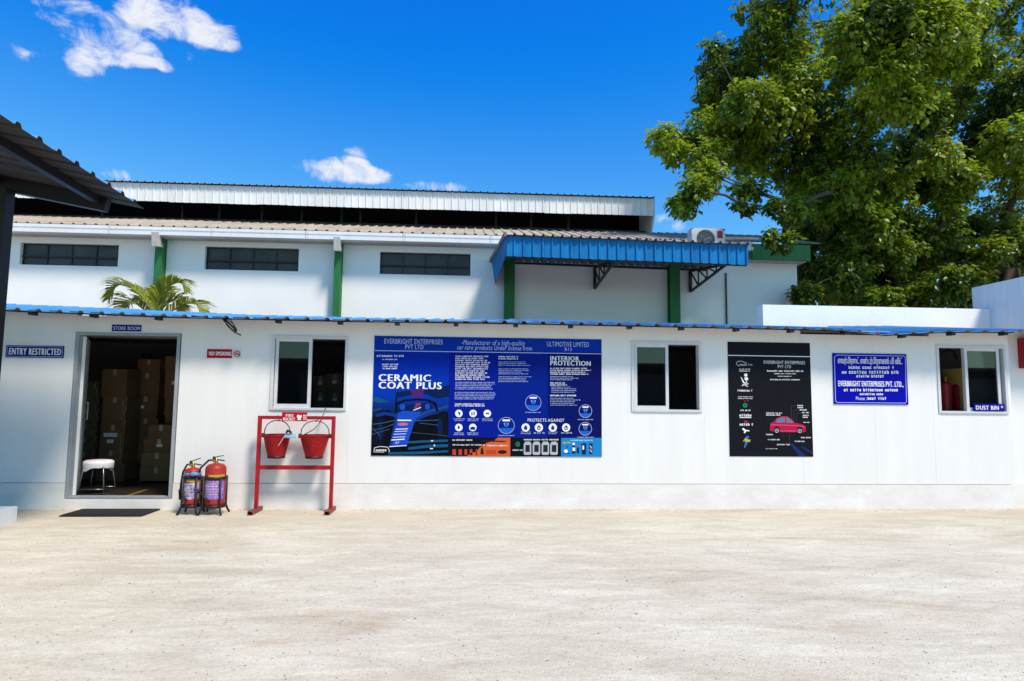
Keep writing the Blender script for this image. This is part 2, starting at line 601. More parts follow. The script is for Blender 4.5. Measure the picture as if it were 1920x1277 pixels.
W1 = (wx(505), wx(649), 1.265, wz(577, 630))
W2 = (wx(1184), wx(1316), wz(1250, 772), wz(1250, 641))
W3 = (wx(1760), wx(1891), wz(1822, 775), wz(1822, 648))
W1 = (W1[0], W1[1], wz(577, 769), W1[3])
DR = (wx(134), wx(331), wz(225, 934), wz(240, 624))
SEAMS = [XL, XL + 1.25, -7.1, wx(-20), DR[0] - .012, DR[1] + .012, W1[0] - .035, W1[1] + .03, wx(852), wx(1010), W2[0] - .05, W2[1] + .03, wx(1504), wx(1640), W3[0] - .08, W3[1] + .04, XR]
PZ = 0.335
GAP = 0.0010
WT = 0.11
for a, b in zip(SEAMS, SEAMS[1:]):
    hole = None
    for h in (W1, W2, W3, DR):
        if a < (h[0] + h[1]) / 2 < b:
            hole = h
    top = min(eave_z(a), eave_z(b)) + 0.032
    pieces = []
    xa, xb = a + GAP, b - GAP
    if hole is None:
        pieces.append([(xa, xb, PZ, top)])
    elif hole is DR:
        pieces.append([(xa, xb, DR[3], top)])
    else:
        pieces.append([(xa, xb, hole[3], top)])
        pieces.append([(xa, xb, PZ, hole[2])])
        pieces[0] += [(xa, hole[0], hole[2], hole[3]), (hole[1], xb, hole[2], hole[3])]
    for pc in pieces:
        m_ = MB()
        for (x0, x1, z0, z1) in pc:
            if x1 - x0 > 0.002:
                m_.box(x0, x1, 0.0, WT, z0, z1)
        m_.build('wall_panel', M_wall, shed)
# thin backing behind the seams, and the plinth
bk = MB()
for a in SEAMS[1:-1]:
    inh = [h for h in (W1, W2, W3, DR) if h[0] - .02 < a < h[1] + .02]
    if not inh:
        bk.box(a - .01, a + .01, 0.003, 0.05, PZ, min(eave_z(a), 2.5))
bk.build('joint_strip', M_wall, shed)
box_obj('plinth', (XL, DR[0] - .01, -0.008, WT, 0, PZ - .006), M_plinth, shed)
box_obj('plinth', (DR[0] - .01, DR[1] + .01, -0.008, WT + .2, 0, DR[2] - .006), M_plinth, shed)
box_obj('plinth', (DR[1] + .01, XR, -0.008, WT, 0, PZ - .006), M_plinth, shed)

# interior shell
DEP = 3.9
FZ = DR[2] - 0.004
box_obj('floor_slab', (XL, XR, WT + .2, DEP, FZ - .1, FZ), M_floor, shed)
box_obj('floor_slab', (DR[0], DR[1], 0.02, WT + .2, DR[2] - .006, FZ), M_floor, shed)
box_obj('back_wall', (XL, XR, DEP, DEP + .1, 0, 2.42), M_inner, shed)
box_obj('ceiling_panel', (XL, XR, WT, DEP, 2.42, 2.46), M_inner, shed)
box_obj('ceiling_batten', (XL, XR, 1.9, 1.96, 2.34, 2.42), M_inner, shed)
box_obj('side_wall', (XL, XL + .1, WT, DEP, 0, 2.42), M_inner, shed)
box_obj('side_wall', (XR, XR + .1, WT, DEP, 0, 2.42), M_inner, shed)
box_obj('partition_wall', (-3.3, -3.22, WT + .003, DEP - .003, FZ, 2.42), M_inner, shed)
box_obj('partition_wall', (1.6, 1.68, WT + .003, DEP - .003, FZ, 2.42), M_inner, shed)
box_obj('partition_wall', (5.3, 5.38, WT + .003, DEP - .003, FZ, 2.42), M_inner, shed)
yl = MB()
pa, pb = on_ground(238, 930, FZ), on_ground(276, 918, FZ)
yl.bar((pa.x, pa.y, FZ + .002), (pb.x, pb.y, FZ + .002), .06, .003)
yl.build('floor_line', M_yellow, shed)

# door
fr = MB()
t = .038
fr.box(DR[0], DR[0] + t, -.012, .10, DR[2], DR[3])
fr.box(DR[1] - t, DR[1], -.012, .10, DR[2], DR[3])
fr.box(DR[0] + t, DR[1] - t, -.012, .10, DR[3] - t, DR[3])
fr.box(DR[0] + t, DR[1] - t, -.012, .10, DR[2], DR[2] + .02)
fr.build('door_frame', M_doorframe, shed)
hx, hy = DR[0] + t + .012, .085
ang = R(117)
dv = Vector((math.cos(ang), math.sin(ang), 0))
nv = Vector((-dv.y, dv.x, 0))
zl, zh = DR[2] + .025, DR[3] - t - .012
dl = MB()
dl.bar(Vector((hx, hy, (zl + zh) / 2)), Vector((hx, hy, (zl + zh) / 2)) + dv * .95, .042, zh - zl)
door = dl.build('door', M_leaf_door, shed)
hd = MB()
hb = Vector((hx, hy, 1.12)) + dv * .12 - nv * .022
hd.tube([hb, hb - nv * .06, hb - nv * .06 + Vector((0, 0, .22)), hb + Vector((0, 0, .22))], .009)
hd.build('handle', M_chrome, door)


def window(wd, sash_l, sash_r, sill=True):
    x0, x1, z0, z1 = wd
    t_ = .036
    m_ = MB()
    m_.box(x0, x0 + t_, -.014, .10, z0, z1)
    m_.box(x1 - t_, x1, -.014, .10, z0, z1)
    m_.box(x0 + t_, x1 - t_, -.014, .10, z1 - t_, z1)
    m_.box(x0 + t_, x1 - t_, -.018, .10, z0, z0 + t_ * .8)
    win = m_.build('window', M_alu, shed)
    for k, yy in ((0, .012), (1, .052)):
        o = k * .012
        s_ = MB()
        a, b, c, d = sash_l + o, sash_r - o, z0 + t_ * .8, z1 - t_
        f_ = .040
        s_.box(a, a + f_, yy, yy + .034, c, d)
        s_.box(b - f_, b, yy, yy + .034, c, d)
        s_.box(a + f_, b - f_, yy, yy + .034, d - f_, d)
        s_.box(a + f_, b - f_, yy, yy + .034, c, c + f_ * 1.25)
        s_.build('sash', M_alu, win)
        p_ = MB()
        p_.box(a + f_, b - f_, yy + .014, yy + .019, c + f_ * 1.25, d - f_)
        p_.build('pane', M_glass, win)
    return win


window(W1, W1[0] + .045, wx(583, 700))
window(W2, W2[0] + .045, wx(1254, 700))
window(W3, wx(1811, 700), W3[1] - .085)

# roof sheets: each about a metre wide with four ribs
RP = .252
PITCH = R(8.35)
RLEN = 2.9
xs = XL - .1
k = 0
while xs < XR + .75:
    n_r = 4
    width = n_r * RP
    m_ = MB()
    prof = []
    for i in range(n_r):
        b = xs + i * RP
        prof += [(b, 0), (b + .165, 0), (b + .188, .030), (b + .222, .030), (b + .245, 0)]
    prof.append((xs + width + .012, 0))
    lift = (k % 2) * .003
    pit = random.uniform(-.018, .018)
    y_front = -OVER + random.uniform(-.018, .012)
    rows = []
    for yy in (0.0, .5, 1.2, RLEN):
        for thick in (0, -.004):
            row = []
            for (x, h) in prof:
                ez = eave_z(x)
                zend = CAM.z + (ez - CAM.z) * (RLEN - OVER - CAM.y) / (-OVER - CAM.y) + .044 + pit * .5
                z = ez + (zend - ez) * yy / RLEN + h * (1 if yy < 1 else .7) + thick + lift
                row.append((x, y_front + yy, z))
            rows.append(row)
    npf = len(prof)
    for row in rows:
        m_.v += row
    for ri in range(3):
        tA, tB = (2 * ri) * npf, (2 * ri + 2) * npf
        bA, bB = (2 * ri + 1) * npf, (2 * ri + 3) * npf
        for i in range(npf - 1):
            m_.f.append((tA + i, tA + i + 1, tB + i + 1, tB + i)); m_.m.append(0); m_.sm.append(False)
            m_.f.append((bA + i, bB + i, bB + i + 1, bA + i + 1)); m_.m.append(1); m_.sm.append(False)
    for i in range(npf - 1):
        m_.f.append((i, npf + i, npf + i + 1, i + 1)); m_.m.append(1); m_.sm.append(False)
    m_.build('roof_sheet', [M_blue, M_under], shed)
    xs += width
    k += 1
# purlin under the sheet edge and the rafter stubs that carry it
pl = MB()
for a, b in zip(np.arange(XL, XR, .8), np.arange(XL + .8, XR + .8, .8)):
    b = min(b, XR)
    za, zb = eave_z(a) + .015, eave_z(b) + .015
    pl.bar((a, -.16, za), (b, -.16, zb), .04, .03)
pl.build('purlin', M_black, shed)
for px in (60, 175, 297, 522, 638, 745, 855, 967, 1070, 1180, 1277, 1380, 1482, 1583, 1690, 1782, 1880):
    x = at(px, 605, -.25).x
    ez = eave_z(x)
    MB().box(x - .028, x + .028, -.30, -.19, ez - .044, ez - .004).build('rafter_end', M_black, shed)

# set-back wing on the right with a red box hung on it
rw = thing('side_wing', 'white set-back wall continuing past the right end of the low building', 'wall', (XR + .7, .2, 0))
MB().box(XR + .004, XR + 1.5, .13, .25, 0, 2.5).build('wall_panel', M_wall, rw)
box_obj('plinth', (XR + .004, XR + 1.5, .10, .126, 0, PZ), M_plinth, rw)
qa, qb = at(1921, 633, .0), at(1921, 690, .0)
rb = thing('alarm_box', 'red metal box high on the wall at the right edge', 'box', (qa.x, 0, qb.z))
MB().box(qa.x, qa.x + .22, -.04, .126, qb.z, qa.z).build('casing', M_red, rb)
MB().box(qa.x + .02, qa.x + .20, -.046, -.0405, qb.z + .05, qa.z - .05).build('cover_plate', M_bucket_in, rb)

# ------------------------------------------------------------------ hall behind
HY = 7.5
hall = thing('factory_hall', 'tall white hall with green pillars and raised roof vent behind the low building', 'building', (0, HY, 0))
HXL, HXR = -16.0, at(1495, 540, HY).x
HZ = 5.42
hw = MB()
HWIN = []
for (x0, y0, x1, y1) in ((37.5, 457, 222, 498), (384, 464, 560, 507), (712, 474, 882, 515.5)):
    a, b = at(x0, (y0 + y1) / 2, HY), at(x1, (y0 + y1) / 2, HY)
    zt, zb = at((x0 + x1) / 2, y0, HY).z, at((x0 + x1) / 2, y1, HY).z
    HWIN.append((a.x, b.x, zb, zt))
cuts = [HXL]
for h in HWIN:
    cuts += [h[0], h[1]]
cuts.append(HXR)
for i, (a, b) in enumerate(zip(cuts, cuts[1:])):
    if i % 2 == 0:
        hw.box(a, b, HY, HY + .2, 0, HZ)
    else:
        h = HWIN[i // 2]
        hw.box(a, b, HY, HY + .2, 0, h[2])
        hw.box(a, b, HY, HY + .2, h[3], HZ)
hw.box(HXR - .2, HXR, HY + .2, HY + 8, 0, HZ)
hw.build('wall', M_hall, hall)
for h in HWIN:
    m_ = MB()
    x0, x1, z0, z1 = h
    d0 = HY + .10
    zm = z0 + (z1 - z0) * .42
    m_.box(x0, x1, d0, d0 + .04, z1 - .02, z1)
    m_.box(x0, x1, d0, d0 + .04, z0, z0 + .02)
    m_.box(x0, x1, d0 - .03, d0 + .05, zm - .022, zm + .022)
    win = m_.build('window', M_bar, hall)
    n4 = 4
    for i in range(n4 + 1):
        xx = x0 + (x1 - x0) * i / n4
        xx = min(max(xx, x0 + .012), x1 - .012)
        MB().box(xx - .012, xx + .012, d0 - .004, d0 + .045, z0 + .02, z1 - .02).build('glazing_bar', M_bar, win)
    for i in range(n4):
        for (za, zb) in ((z0 + .02, zm - .022), (zm + .022, z1 - .02)):
            xa, xb = x0 + (x1 - x0) * i / n4 + .012, x0 + (x1 - x0) * (i + 1) / n4 - .012
            tl = random.uniform(-.006, .006)
            pm = MB()
            pm.add([(xa, d0 + .02 + tl, za), (xb, d0 + .02 - tl, za), (xb, d0 + .026 - tl, zb), (xa, d0 + .026 + tl, zb),
                    (xa, d0 + .03 + tl, za), (xb, d0 + .03 - tl, za), (xb, d0 + .036 - tl, zb), (xa, d0 + .036 + tl, zb)],
                   [(0, 1, 2, 3), (7, 6, 5, 4), (0, 4, 5, 1), (1, 5, 6, 2), (2, 6, 7, 3), (3, 7, 4, 0)])
            pm.build('pane', M_hallglass, win)
# green pillars (H section)
for px0, px1 in ((287, 308), (625, 645), (946, 965), (1256, 1275)):
    xa, xb = at(px0, 540, HY - .22).x, at(px1, 540, HY - .22).x
    if px0 < 881:
        xb -= .09
    m_ = MB()
    m_.box(xa, xb, HY - .24, HY - .215, 0, HZ - .03)
    m_.box((xa + xb) / 2 - .05, (xa + xb) / 2 + .075, HY - .215, HY - .03, 0, HZ - .03)
    m_.box(xa, xb, HY - .03, HY - .004, 0, HZ - .03)
    m_.build('pillar', M_green, hall)
# gutter sections and soffit
GY = 7.02
gz = at(480, 430, GY).z
for a, b in zip((-160, 22, 207, 400, 577, 760, 923, 1085, 1245, 1400), (22, 207, 400, 577, 760, 923, 1085, 1245, 1400, 1412)):
    xa, xb = at(a, 440, GY).x, at(b, 440, GY).x
    m_ = MB()
    m_.box(xa, xb - .006, GY, GY + .02, gz - .075, gz)
    m_.box(xa, xb - .006, GY + .02, GY + .035, gz - .115, gz - .075)
    m_.box(xa, xb - .006, GY - .006, GY + .22, gz - .20, gz - .115)
    m_.build('gutter_section', M_gutter, hall)
    MB().box(xb - .06, xb - .035, GY - .008, GY, gz - .205, gz + .004).build('gutter_strap', M_hopper, hall)
sx1 = at(1412, 470, GY).x
box_obj('soffit', (HXL, sx1, GY + .22, HY, gz - .21, gz - .19), M_soffit, hall)
box_obj('fascia_beam', (sx1 - .02, HXR + .12, GY, GY + .1, at(1450, 487, GY).z, gz - .03), M_green, hall)
box_obj('soffit', (sx1, HXR + .12, GY + .1, HY + 3, at(1450, 487, GY).z + .01, at(1450, 487, GY).z + .03), M_soffit, hall)
for px in (293, 633):
    p = at(px, 440, GY)
    m_ = MB()
    zt = gz - .15
    m_.add([(p.x - .075, GY - .09, zt), (p.x + .075, GY - .09, zt), (p.x + .075, GY - .012, zt + .02), (p.x - .075, GY - .012, zt + .02),
            (p.x - .075, GY - .03, zt - .33), (p.x + .075, GY - .03, zt - .33), (p.x + .075, HY - .25, zt - .30), (p.x - .075, HY - .25, zt - .30)],
           [(0, 1, 2, 3), (7, 6, 5, 4), (0, 4, 5, 1), (1, 5, 6, 2), (2, 6, 7, 3), (3, 7, 4, 0)])
    m_.build('gutter_outlet', M_hopper, hall)
# roof sheets up to the raised vent
MY = 10.4
rz0 = gz - .02
mz = at(745, 426, MY).z
rsl = (mz - rz0) / (MY - GY)
xs = HXL
RPH = .26
k = 0
while xs < HXR + .1:
    prof = []
    for i in range(4):
        b = xs + i * RPH
        prof += [(b, 0), (b + .17, 0), (b + .19, .032), (b + .225, .032), (b + .25, 0)]
    prof.append((xs + 4 * RPH - .006, 0))
    m_ = MB()
    yend = MY + .35
    dz = random.uniform(-.01, .012)
    y0 = GY + .06 + random.uniform(-.03, .03)
    for yy in (y0, yend):
        for (x, h) in prof:
            m_.v.append((x, yy, rz0 + (yy - GY) * rsl + h + .03 + dz * (yy > 9)))
    npf = len(prof)
    for i in range(npf - 1):
        m_.f.append((i, i + 1, npf + i + 1, npf + i)); m_.m.append(0); m_.sm.append(False)
    # under skin
    for yy in (y0, yend):
        for (x, h) in prof:
            m_.v.append((x, yy, rz0 + (yy - GY) * rsl + h + .024 + dz * (yy > 9)))
    for i in range(npf - 1):
        m_.f.append((2 * npf + i, 3 * npf + i, 3 * npf + i + 1, 2 * npf + i + 1)); m_.m.append(0); m_.sm.append(False)
        m_.f.append((i, 2 * npf + i, 2 * npf + i + 1, i + 1)); m_.m.append(0); m_.sm.append(False)
    m_.build('roof_sheet', M_tan, hall)
    xs += 4 * RPH
    k += 1
rzr = rz0 + (yend - GY) * rsl
back = MB()
back.add([(HXL, yend, rzr + .02), (HXR + .1, yend, rzr + .02), (HXR + .1, yend + 8, rzr - 1.6), (HXL, yend + 8, rzr - 1.6),
          (HXL, yend, rzr - .03), (HXR + .1, yend, rzr - .03), (HXR + .1, yend + 8, rzr - 1.65), (HXL, yend + 8, rzr - 1.65)],
         [(0, 1, 2, 3), (7, 6, 5, 4), (0, 4, 5, 1), (1, 5, 6, 2), (2, 6, 7, 3), (3, 7, 4, 0)])
back.build('roof_rear_slope', M_tan, hall)
# raised roof vent: cladding, dark slot, posts, end wall, cap
CY = 9.7
VXR = at(1228, 400, CY).x
VXL = -17.0
cz1, cz0 = at(745, 358, CY).z, at(745, 391, CY).z
xs = VXR - .02
CP = .205
while xs > VXL:
    prof = []
    wdt = 4 * CP
    for i in range(4):
        b = xs - wdt + i * CP
        prof += [(b, 0), (b + .150, 0), (b + .160, -.024), (b + .185, -.024), (b + .195, 0)]
    prof.append((xs - .004, 0))
    m_ = MB()
    dy = random.uniform(-.004, .004)
    dzb = random.uniform(-.008, .008)
    for yy in (0, .006):
        for z in (cz0 + dzb, cz1):
            for (x, h) in prof:
                m_.v.append((x, CY + h + yy + dy, z))
    npf = len(prof)
    for i in range(npf - 1):
        m_.f.append((i, i + 1, npf + i + 1, npf + i)); m_.m.append(0); m_.sm.append(False)
        m_.f.append((2 * npf + i, 3 * npf + i, 3 * npf + i + 1, 2 * npf + i + 1)); m_.m.append(0); m_.sm.append(False)
        m_.f.append((i, 2 * npf + i, 2 * npf + i + 1, i + 1)); m_.m.append(0); m_.sm.append(False)
    m_.build('cladding_sheet', M_white_sheet, hall)
    # cap sheet above
    c_ = MB()
    n0 = len(prof)
    for (yy, zz) in ((CY - .10, cz1 + .012), (CY + 2.2, cz1 + .42)):
        for (x, h) in prof:
            c_.v.append((x, yy, zz - h * 1.2))
    for (yy, zz) in ((CY - .10, cz1 + .004), (CY + 2.2, cz1 + .412)):
        for (x, h) in prof:
            c_.v.append((x, yy, zz - h * 1.2))
    for i in range(n0 - 1):
        c_.f.append((i, i + 1, n0 + i + 1, n0 + i)); c_.m.append(0); c_.sm.append(False)
        c_.f.append((2 * n0 + i, 3 * n0 + i, 3 * n0 + i + 1, 2 * n0 + i + 1)); c_.m.append(1); c_.sm.append(False)
        c_.f.append((i, 2 * n0 + i, 2 * n0 + i + 1, i + 1)); c_.m.append(1); c_.sm.append(False)
    c_.build('vent_roof_sheet', [M_tan, M_black], hall)
    xs -= wdt
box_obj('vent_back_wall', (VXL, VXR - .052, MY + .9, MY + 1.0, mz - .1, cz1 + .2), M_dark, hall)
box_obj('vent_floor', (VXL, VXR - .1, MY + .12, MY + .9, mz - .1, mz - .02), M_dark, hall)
box_obj('vent_sill', (VXL, VXR - .1, MY, MY + .12, mz - .1, mz + .10), M_black, hall)
for px in (190, 340, 410, 490, 565, 640, 675, 780, 930, 996, 1066):
    x = at(px, 420, MY).x
    MB().box(x - .03, x + .03, MY + .01, MY + .08, mz + .10, cz1 - .05).build('vent_post', M_black, hall)
e_ = MB()
e_.add([(VXR - .05, CY + .012, cz0), (VXR - .05, MY + 1.0, mz - .05), (VXR - .05, MY + 1.0, cz1 + .25), (VXR - .05, CY + .012, cz1 + .0), (VXR - .05, MY - .35, mz - .12),
        (VXR, CY + .012, cz0), (VXR, MY + 1.0, mz - .05), (VXR, MY + 1.0, cz1 + .25), (VXR, CY + .012, cz1 + .0), (VXR, MY - .35, mz - .12)],
       [(0, 4, 1, 2, 3)[::-1], (5, 9, 6, 7, 8), (0, 5, 9, 4)[::-1], (0, 3, 8, 5)])
e_.build('vent_end_wall', M_white_sheet, hall)

# conduit on hall wall
cd = MB()
a, b = at(1361, 512, HY - .03), at(1368, 610, HY - .03)
cd.tube([a, (a.x, a.y, (a.z + b.z) / 2), (a.x, a.y, b.z - 1.5)], .022)
tag(cd.build('conduit', M_conduit), 'thin brown pipe running down the shaded hall wall', 'pipe')

# ------------------------------------------------------------------ blue canopy on the hall
CFY = 5.0
can = thing('blue_canopy', 'blue corrugated canopy with deep fascia bracketed off the hall wall', 'canopy', (3, HY, 4.5))
fx0, fx1 = at(950, 460, CFY).x, at(1403, 478, CFY).x
ft0, fb0 = at(950, 443, CFY).z, at(950, 480, CFY).z
ft1, fb1 = at(1403, 461, CFY).z, at(1403, 497, CFY).z
pitch_px = (fx1 - fx0) / 26.0
xs = fx0
i0 = 0
for si in range(7):
    n_r = 4 if si < 6 else 2
    m_ = MB()
    prof = []
    for i in range(n_r):
        b = xs + i * pitch_px
        prof += [(b, 0), (b + pitch_px * .66, 0), (b + pitch_px * .74, -.034), (b + pitch_px * .88, -.034), (b + pitch_px * .96, 0)]
    prof.append((xs + n_r * pitch_px - .003, 0))
    jz = random.uniform(-.006, .006)
    dy = random.uniform(-.004, .004)
    npf = len(prof)
    for yy in (0, .005):
        for top in (0, 1):
            for (x, h) in prof:
                u = (x - fx0) / (fx1 - fx0)
                z = (ft0 + (ft1 - ft0) * u) if top else (fb0 + (fb1 - fb0) * u + jz)
                m_.v.append((x, CFY + h + yy + dy, z))
    for i in range(npf - 1):
        m_.f.append((i, i + 1, npf + i + 1, npf + i)); m_.m.append(0); m_.sm.append(False)
        m_.f.append((2 * npf + i, 3 * npf + i, 3 * npf + i + 1, 2 * npf + i + 1)); m_.m.append(1); m_.sm.append(False)
        m_.f.append((i, 2 * npf + i, 2 * npf + i + 1, i + 1)); m_.m.append(0); m_.sm.append(False)
    m_.build('fascia_sheet', [M_blue2, M_under], can)
    r_ = MB()
    for th in (0, -.006):
        for (yy, dz) in ((CFY - .09, .012), (HY - .02, -.01)):
            for (x, h) in prof:
                u = (x - fx0) / (fx1 - fx0)
                xx = x - (0.30 * max(0, 1 - u * 12) if yy > 7 else 0)
                r_.v.append((xx, yy, ft0 + (ft1 - ft0) * u + dz - h * 1.3 + .008 + th))
    for i in range(npf - 1):
        r_.f.append((i, i + 1, npf + i + 1, npf + i)); r_.m.append(0); r_.sm.append(False)
        r_.f.append((2 * npf + i, 3 * npf + i, 3 * npf + i + 1, 2 * npf + i + 1)); r_.m.append(1); r_.sm.append(False)
        r_.f.append((i, 2 * npf + i, 2 * npf + i + 1, i + 1)); r_.m.append(1); r_.sm.append(False)
    r_.build('canopy_roof_sheet', [M_blue, M_under], can)
    xs += n_r * pitch_px
# left end sheet
a, b, c, d = Vector((fx0 - .004, CFY, ft0)), Vector((fx0 - .004, CFY, fb0)), at(928, 535, HY - .05), at(922, 490, HY - .05)
m_ = MB()
n_s = 14
for s_ in (0, .006):
    for i in range(n_s + 1):
        u = i / n_s
        off = -.014 if i % 2 else 0
        top, bot = a.lerp(d, u), b.lerp(c, u)
        m_.v += [(bot.x + off + s_, bot.y, bot.z + (.012 if i % 2 else 0)), (top.x + off + s_, top.y, top.z)]
for i in range(n_s):
    m_.f.append((2 * i, 2 * i + 1, 2 * i + 3, 2 * i + 2)); m_.m.append(0); m_.sm.append(False)
    k_ = 2 * (n_s + 1)
    m_.f.append((k_ + 2 * i, k_ + 2 * i + 2, k_ + 2 * i + 3, k_ + 2 * i + 1)); m_.m.append(1); m_.sm.append(False)
m_.build('end_sheet', [M_blue2, M_under], can)
# grey edge trim on the left slope
MB().bar(Vector((fx0 - .03, CFY - .08, ft0 + .03)), d + Vector((-.03, 0, .02)), .05, .10).build('edge_trim', M_under, can)
# frame: front rail, purlins, brackets
zr0, zr1 = fb0 + .03, fb1 + .03
MB().bar((fx0 + .02, CFY + .06, zr0), (fx1 - .02, CFY + .06, zr1), .06, .09).build('front_rail', M_black, can)
MB().bar((fx0 + .02, CFY + 1.2, ft0 - .13), (fx1 - .02, CFY + 1.2, ft1 - .13), .05, .05).build('purlin', M_black, can)
MB().bar((fx0 + .02, HY - .08, ft0 - .06), (fx1 - .02, HY - .08, ft1 - .06), .05, .05).build('purlin', M_black, can)
for px, pyb in ((1115, 541), (1294, 547)):
    x = at(px, 520, HY - .05).x
    zb = at(px, pyb, HY - .05).z
    zt = zr0 + (zr1 - zr0) * (x - fx0) / (fx1 - fx0) - .03
    A = Vector((x, HY - .06, ft0 + (ft1 - ft0) * (x - fx0) / (fx1 - fx0) - .10))
    B = Vector((x, HY - .06, zb))
    Cc = Vector((x, CFY + .10, zt + .02))
    m_ = MB()
    m_.bar(A, B, .07, .07)
    m_.bar(B, Cc, .05, .05)
    m_.bar(A, Cc, .05, .05)
    prevp = A
    for u in (.25, .5, .75):
        lo, hi = B.lerp(Cc, u), A.lerp(Cc, u)
        m_.bar(lo, hi, .028, .028)
        m_.bar(prevp, lo, .028, .028)
        prevp = hi
    m_.build('bracket_truss', M_black, can)

# ------------------------------------------------------------------ air conditioner outdoor unit
AY = 6.55
a, b = at(1297, 430, AY), at(1360, 462, AY)
zt, zb = at(1328, 428, AY).z, at(1328, 428, AY).z - .58
ac = thing('outdoor_unit', 'white outdoor air conditioner unit with round fan on the canopy roof', 'air conditioner', ((a.x + b.x) / 2, AY, zb))
x0, x1 = a.x, b.x
fcx, fcz, fr_ = x0 + (x1 - x0) * .42, (zb + zt) / 2 + .02, .235
m_ = MB()
seg = 32
ring = [(fcx + fr_ * math.cos(2 * math.pi * i / seg), AY, fcz + fr_ * math.sin(2 * math.pi * i / seg)) for i in range(seg)]
rect = []
for i in range(seg):
    an = 2 * math.pi * i / seg
    cx_, cz_ = math.cos(an), math.sin(an)
    s1 = min(((x1 - fcx) / cx_) if cx_ > 1e-6 else 9, ((x0 - fcx) / cx_) if cx_ < -1e-6 else 9, ((zt - fcz) / cz_) if cz_ > 1e-6 else 9, ((zb - fcz) / cz_) if cz_ < -1e-6 else 9)
    rect.append((fcx + cx_ * s1, AY, fcz + cz_ * s1))
m_.v += ring + rect + [(p[0], AY + .10, p[2]) for p in ring]
for i in range(seg):
    j = (i + 1) % seg
    m_.f += [(i, j, seg + j, seg + i)[::-1], (i, 2 * seg + i, 2 * seg + j, j)[::-1]]
    m_.m += [0, 0]
    m_.sm += [False, True]
m_.box(x0, x0 + .004, AY + .001, AY + .32, zb, zt).box(x1 - .004, x1, AY + .001, AY + .32, zb, zt).box(x0 + .004, x1 - .004, AY + .001, AY + .32, zt - .004, zt).box(x0 + .004, x1 - .004, AY + .001, AY + .32, zb, zb + .004)
m_.build('casing', M_acwhite, ac)
m_ = MB()
m_.lathe((0, 0, 0), [(0, 0)], 3)
m_ = MB()
for rr in (.05, .085, .12, .155, .19, .225):
    m_.tube([(fcx + rr * math.cos(2 * math.pi * i / 24), AY + .004, fcz + rr * math.sin(2 * math.pi * i / 24)) for i in range(25)], .004, 5, cap=False)
for i in range(12):
    an = 2 * math.pi * i / 12
    m_.bar((fcx + .03 * math.cos(an), AY + .006, fcz + .03 * math.sin(an)), (fcx + .232 * math.cos(an), AY + .006, fcz + .232 * math.sin(an)), .004, .004)
m_.build('fan_grille', M_acgrey, ac)
m_ = MB()
for i in range(3):
    an = 2 * math.pi * i / 3 + .4
    pts = []
    for rr, da, yy in ((.04, -.2, .03), (.21, -.35, .04), (.215, .45, .075), (.04, .3, .07)):
        pts.append((fcx + rr * math.cos(an + da), AY + yy, fcz + rr * math.sin(an + da)))
    m_.add(pts, [(0, 1, 2, 3)])
m_.tube([(fcx, AY + .02, fcz), (fcx, AY + .09, fcz)], .045, 14)
m_.build('fan', M_acgrey, ac)
MB().box(x0 + .004, x1 - .004, AY + .11, AY + .13, zb + .004, zt - .004).build('coil', M_acgrey, ac)
MB().box(x1 - .20, x1 - .06, AY - .003, AY - .0005, zt - .24, zt - .06).build('badge', M_badge, ac)
MB().box(x0 + .08, x0 + .16, AY + .02, AY + .30, zb - .06, zb).box(x1 - .16, x1 - .08, AY + .02, AY + .30, zb - .06, zb).build('foot_rail', M_black, ac)

# ------------------------------------------------------------------ parapet, side building, blue hut behind the tree
PY = 2.75
p0, p1 = at(1430, 571, PY), at(1856, 574, PY)
par = thing('parapet_wall', 'bright white parapet wall rising behind the blue roof edge at the right', 'wall', (p0.x, PY, 0))
MB().box(p0.x, p1.x, PY, PY + .22, 0, p0.z).build('parapet', M_parapet, par)
SBX = p1.x + .004
sz = on_x(1853, 533, SBX).z
sb = thing('side_building', 'pale corrugated side building rising above the roof at the far right', 'building', (SBX, 1.5, 0))
m_ = MB()
yy = 1.86
while yy < 3.0:
    zt = sz
    m_.box(SBX, SBX + .05, yy, yy + .25, 0, zt)
    m_.box(SBX - .004, SBX + .05, yy + .25, yy + .26, 0, zt - .002)
    yy += .26
m_.build('ribbed_wall', M_sidepanel, sb)
box_obj('end_wall', (SBX + .05, SBX + 4, 2.98, 3.08, 0, sz - .01), M_sidepanel, sb)
box_obj('roof', (SBX + .05, SBX + 4, 1.86, 2.98, sz - .1, sz - .04), M_sidepanel, sb)
hb_ = thing('blue_hut', 'small dull blue sheet hut half hidden under the tree', 'hut', (at(1577, 540, 15).x, 15, 0))
q = at(1577, 500, 15)
m_ = MB()
for i in range(5):
    m_.box(q.x - .42 + i * .17, q.x - .42 + i * .17 + .15, 15, 15.8, 0, q.z)
    m_.box(q.x - .42 + i * .17 + .15, q.x - .42 + (i + 1) * .17, 15.02, 15.8, 0, q.z)
m_.build('wall', M_blue2, hb_)
box_obj('roof', (q.x - .55, q.x + .6, 14.85, 15.95, q.z + .003, q.z + .05), M_under, hb_)

# ------------------------------------------------------------------ unseen building added across the yard to darken canopy shade and mirror in panes
ob = thing('added_building', 'unseen grey building added across the yard to block low light and mirror in panes', 'building', (0, -34, 0))
box_obj('wall', (-60, 60, -34, -33.8, 0, 3.6), mat('added_building_wall', (.12, .12, .115), .9, .3, .6, spec=.1), ob)
box_obj('roof', (-61, 61, -44, -33.2, 3.6, 3.85), mat('added_building_roof', (.16, .15, .14), .9, .3, .6, spec=.1), ob)
for i in range(9):
    x = -44 + i * 11
    box_obj('roller_door', (x, x + 5, -33.8, -33.74, 0, 3.1), mat('roller_door_grey', (.22, .22, .22), .7, .2, 1), ob)

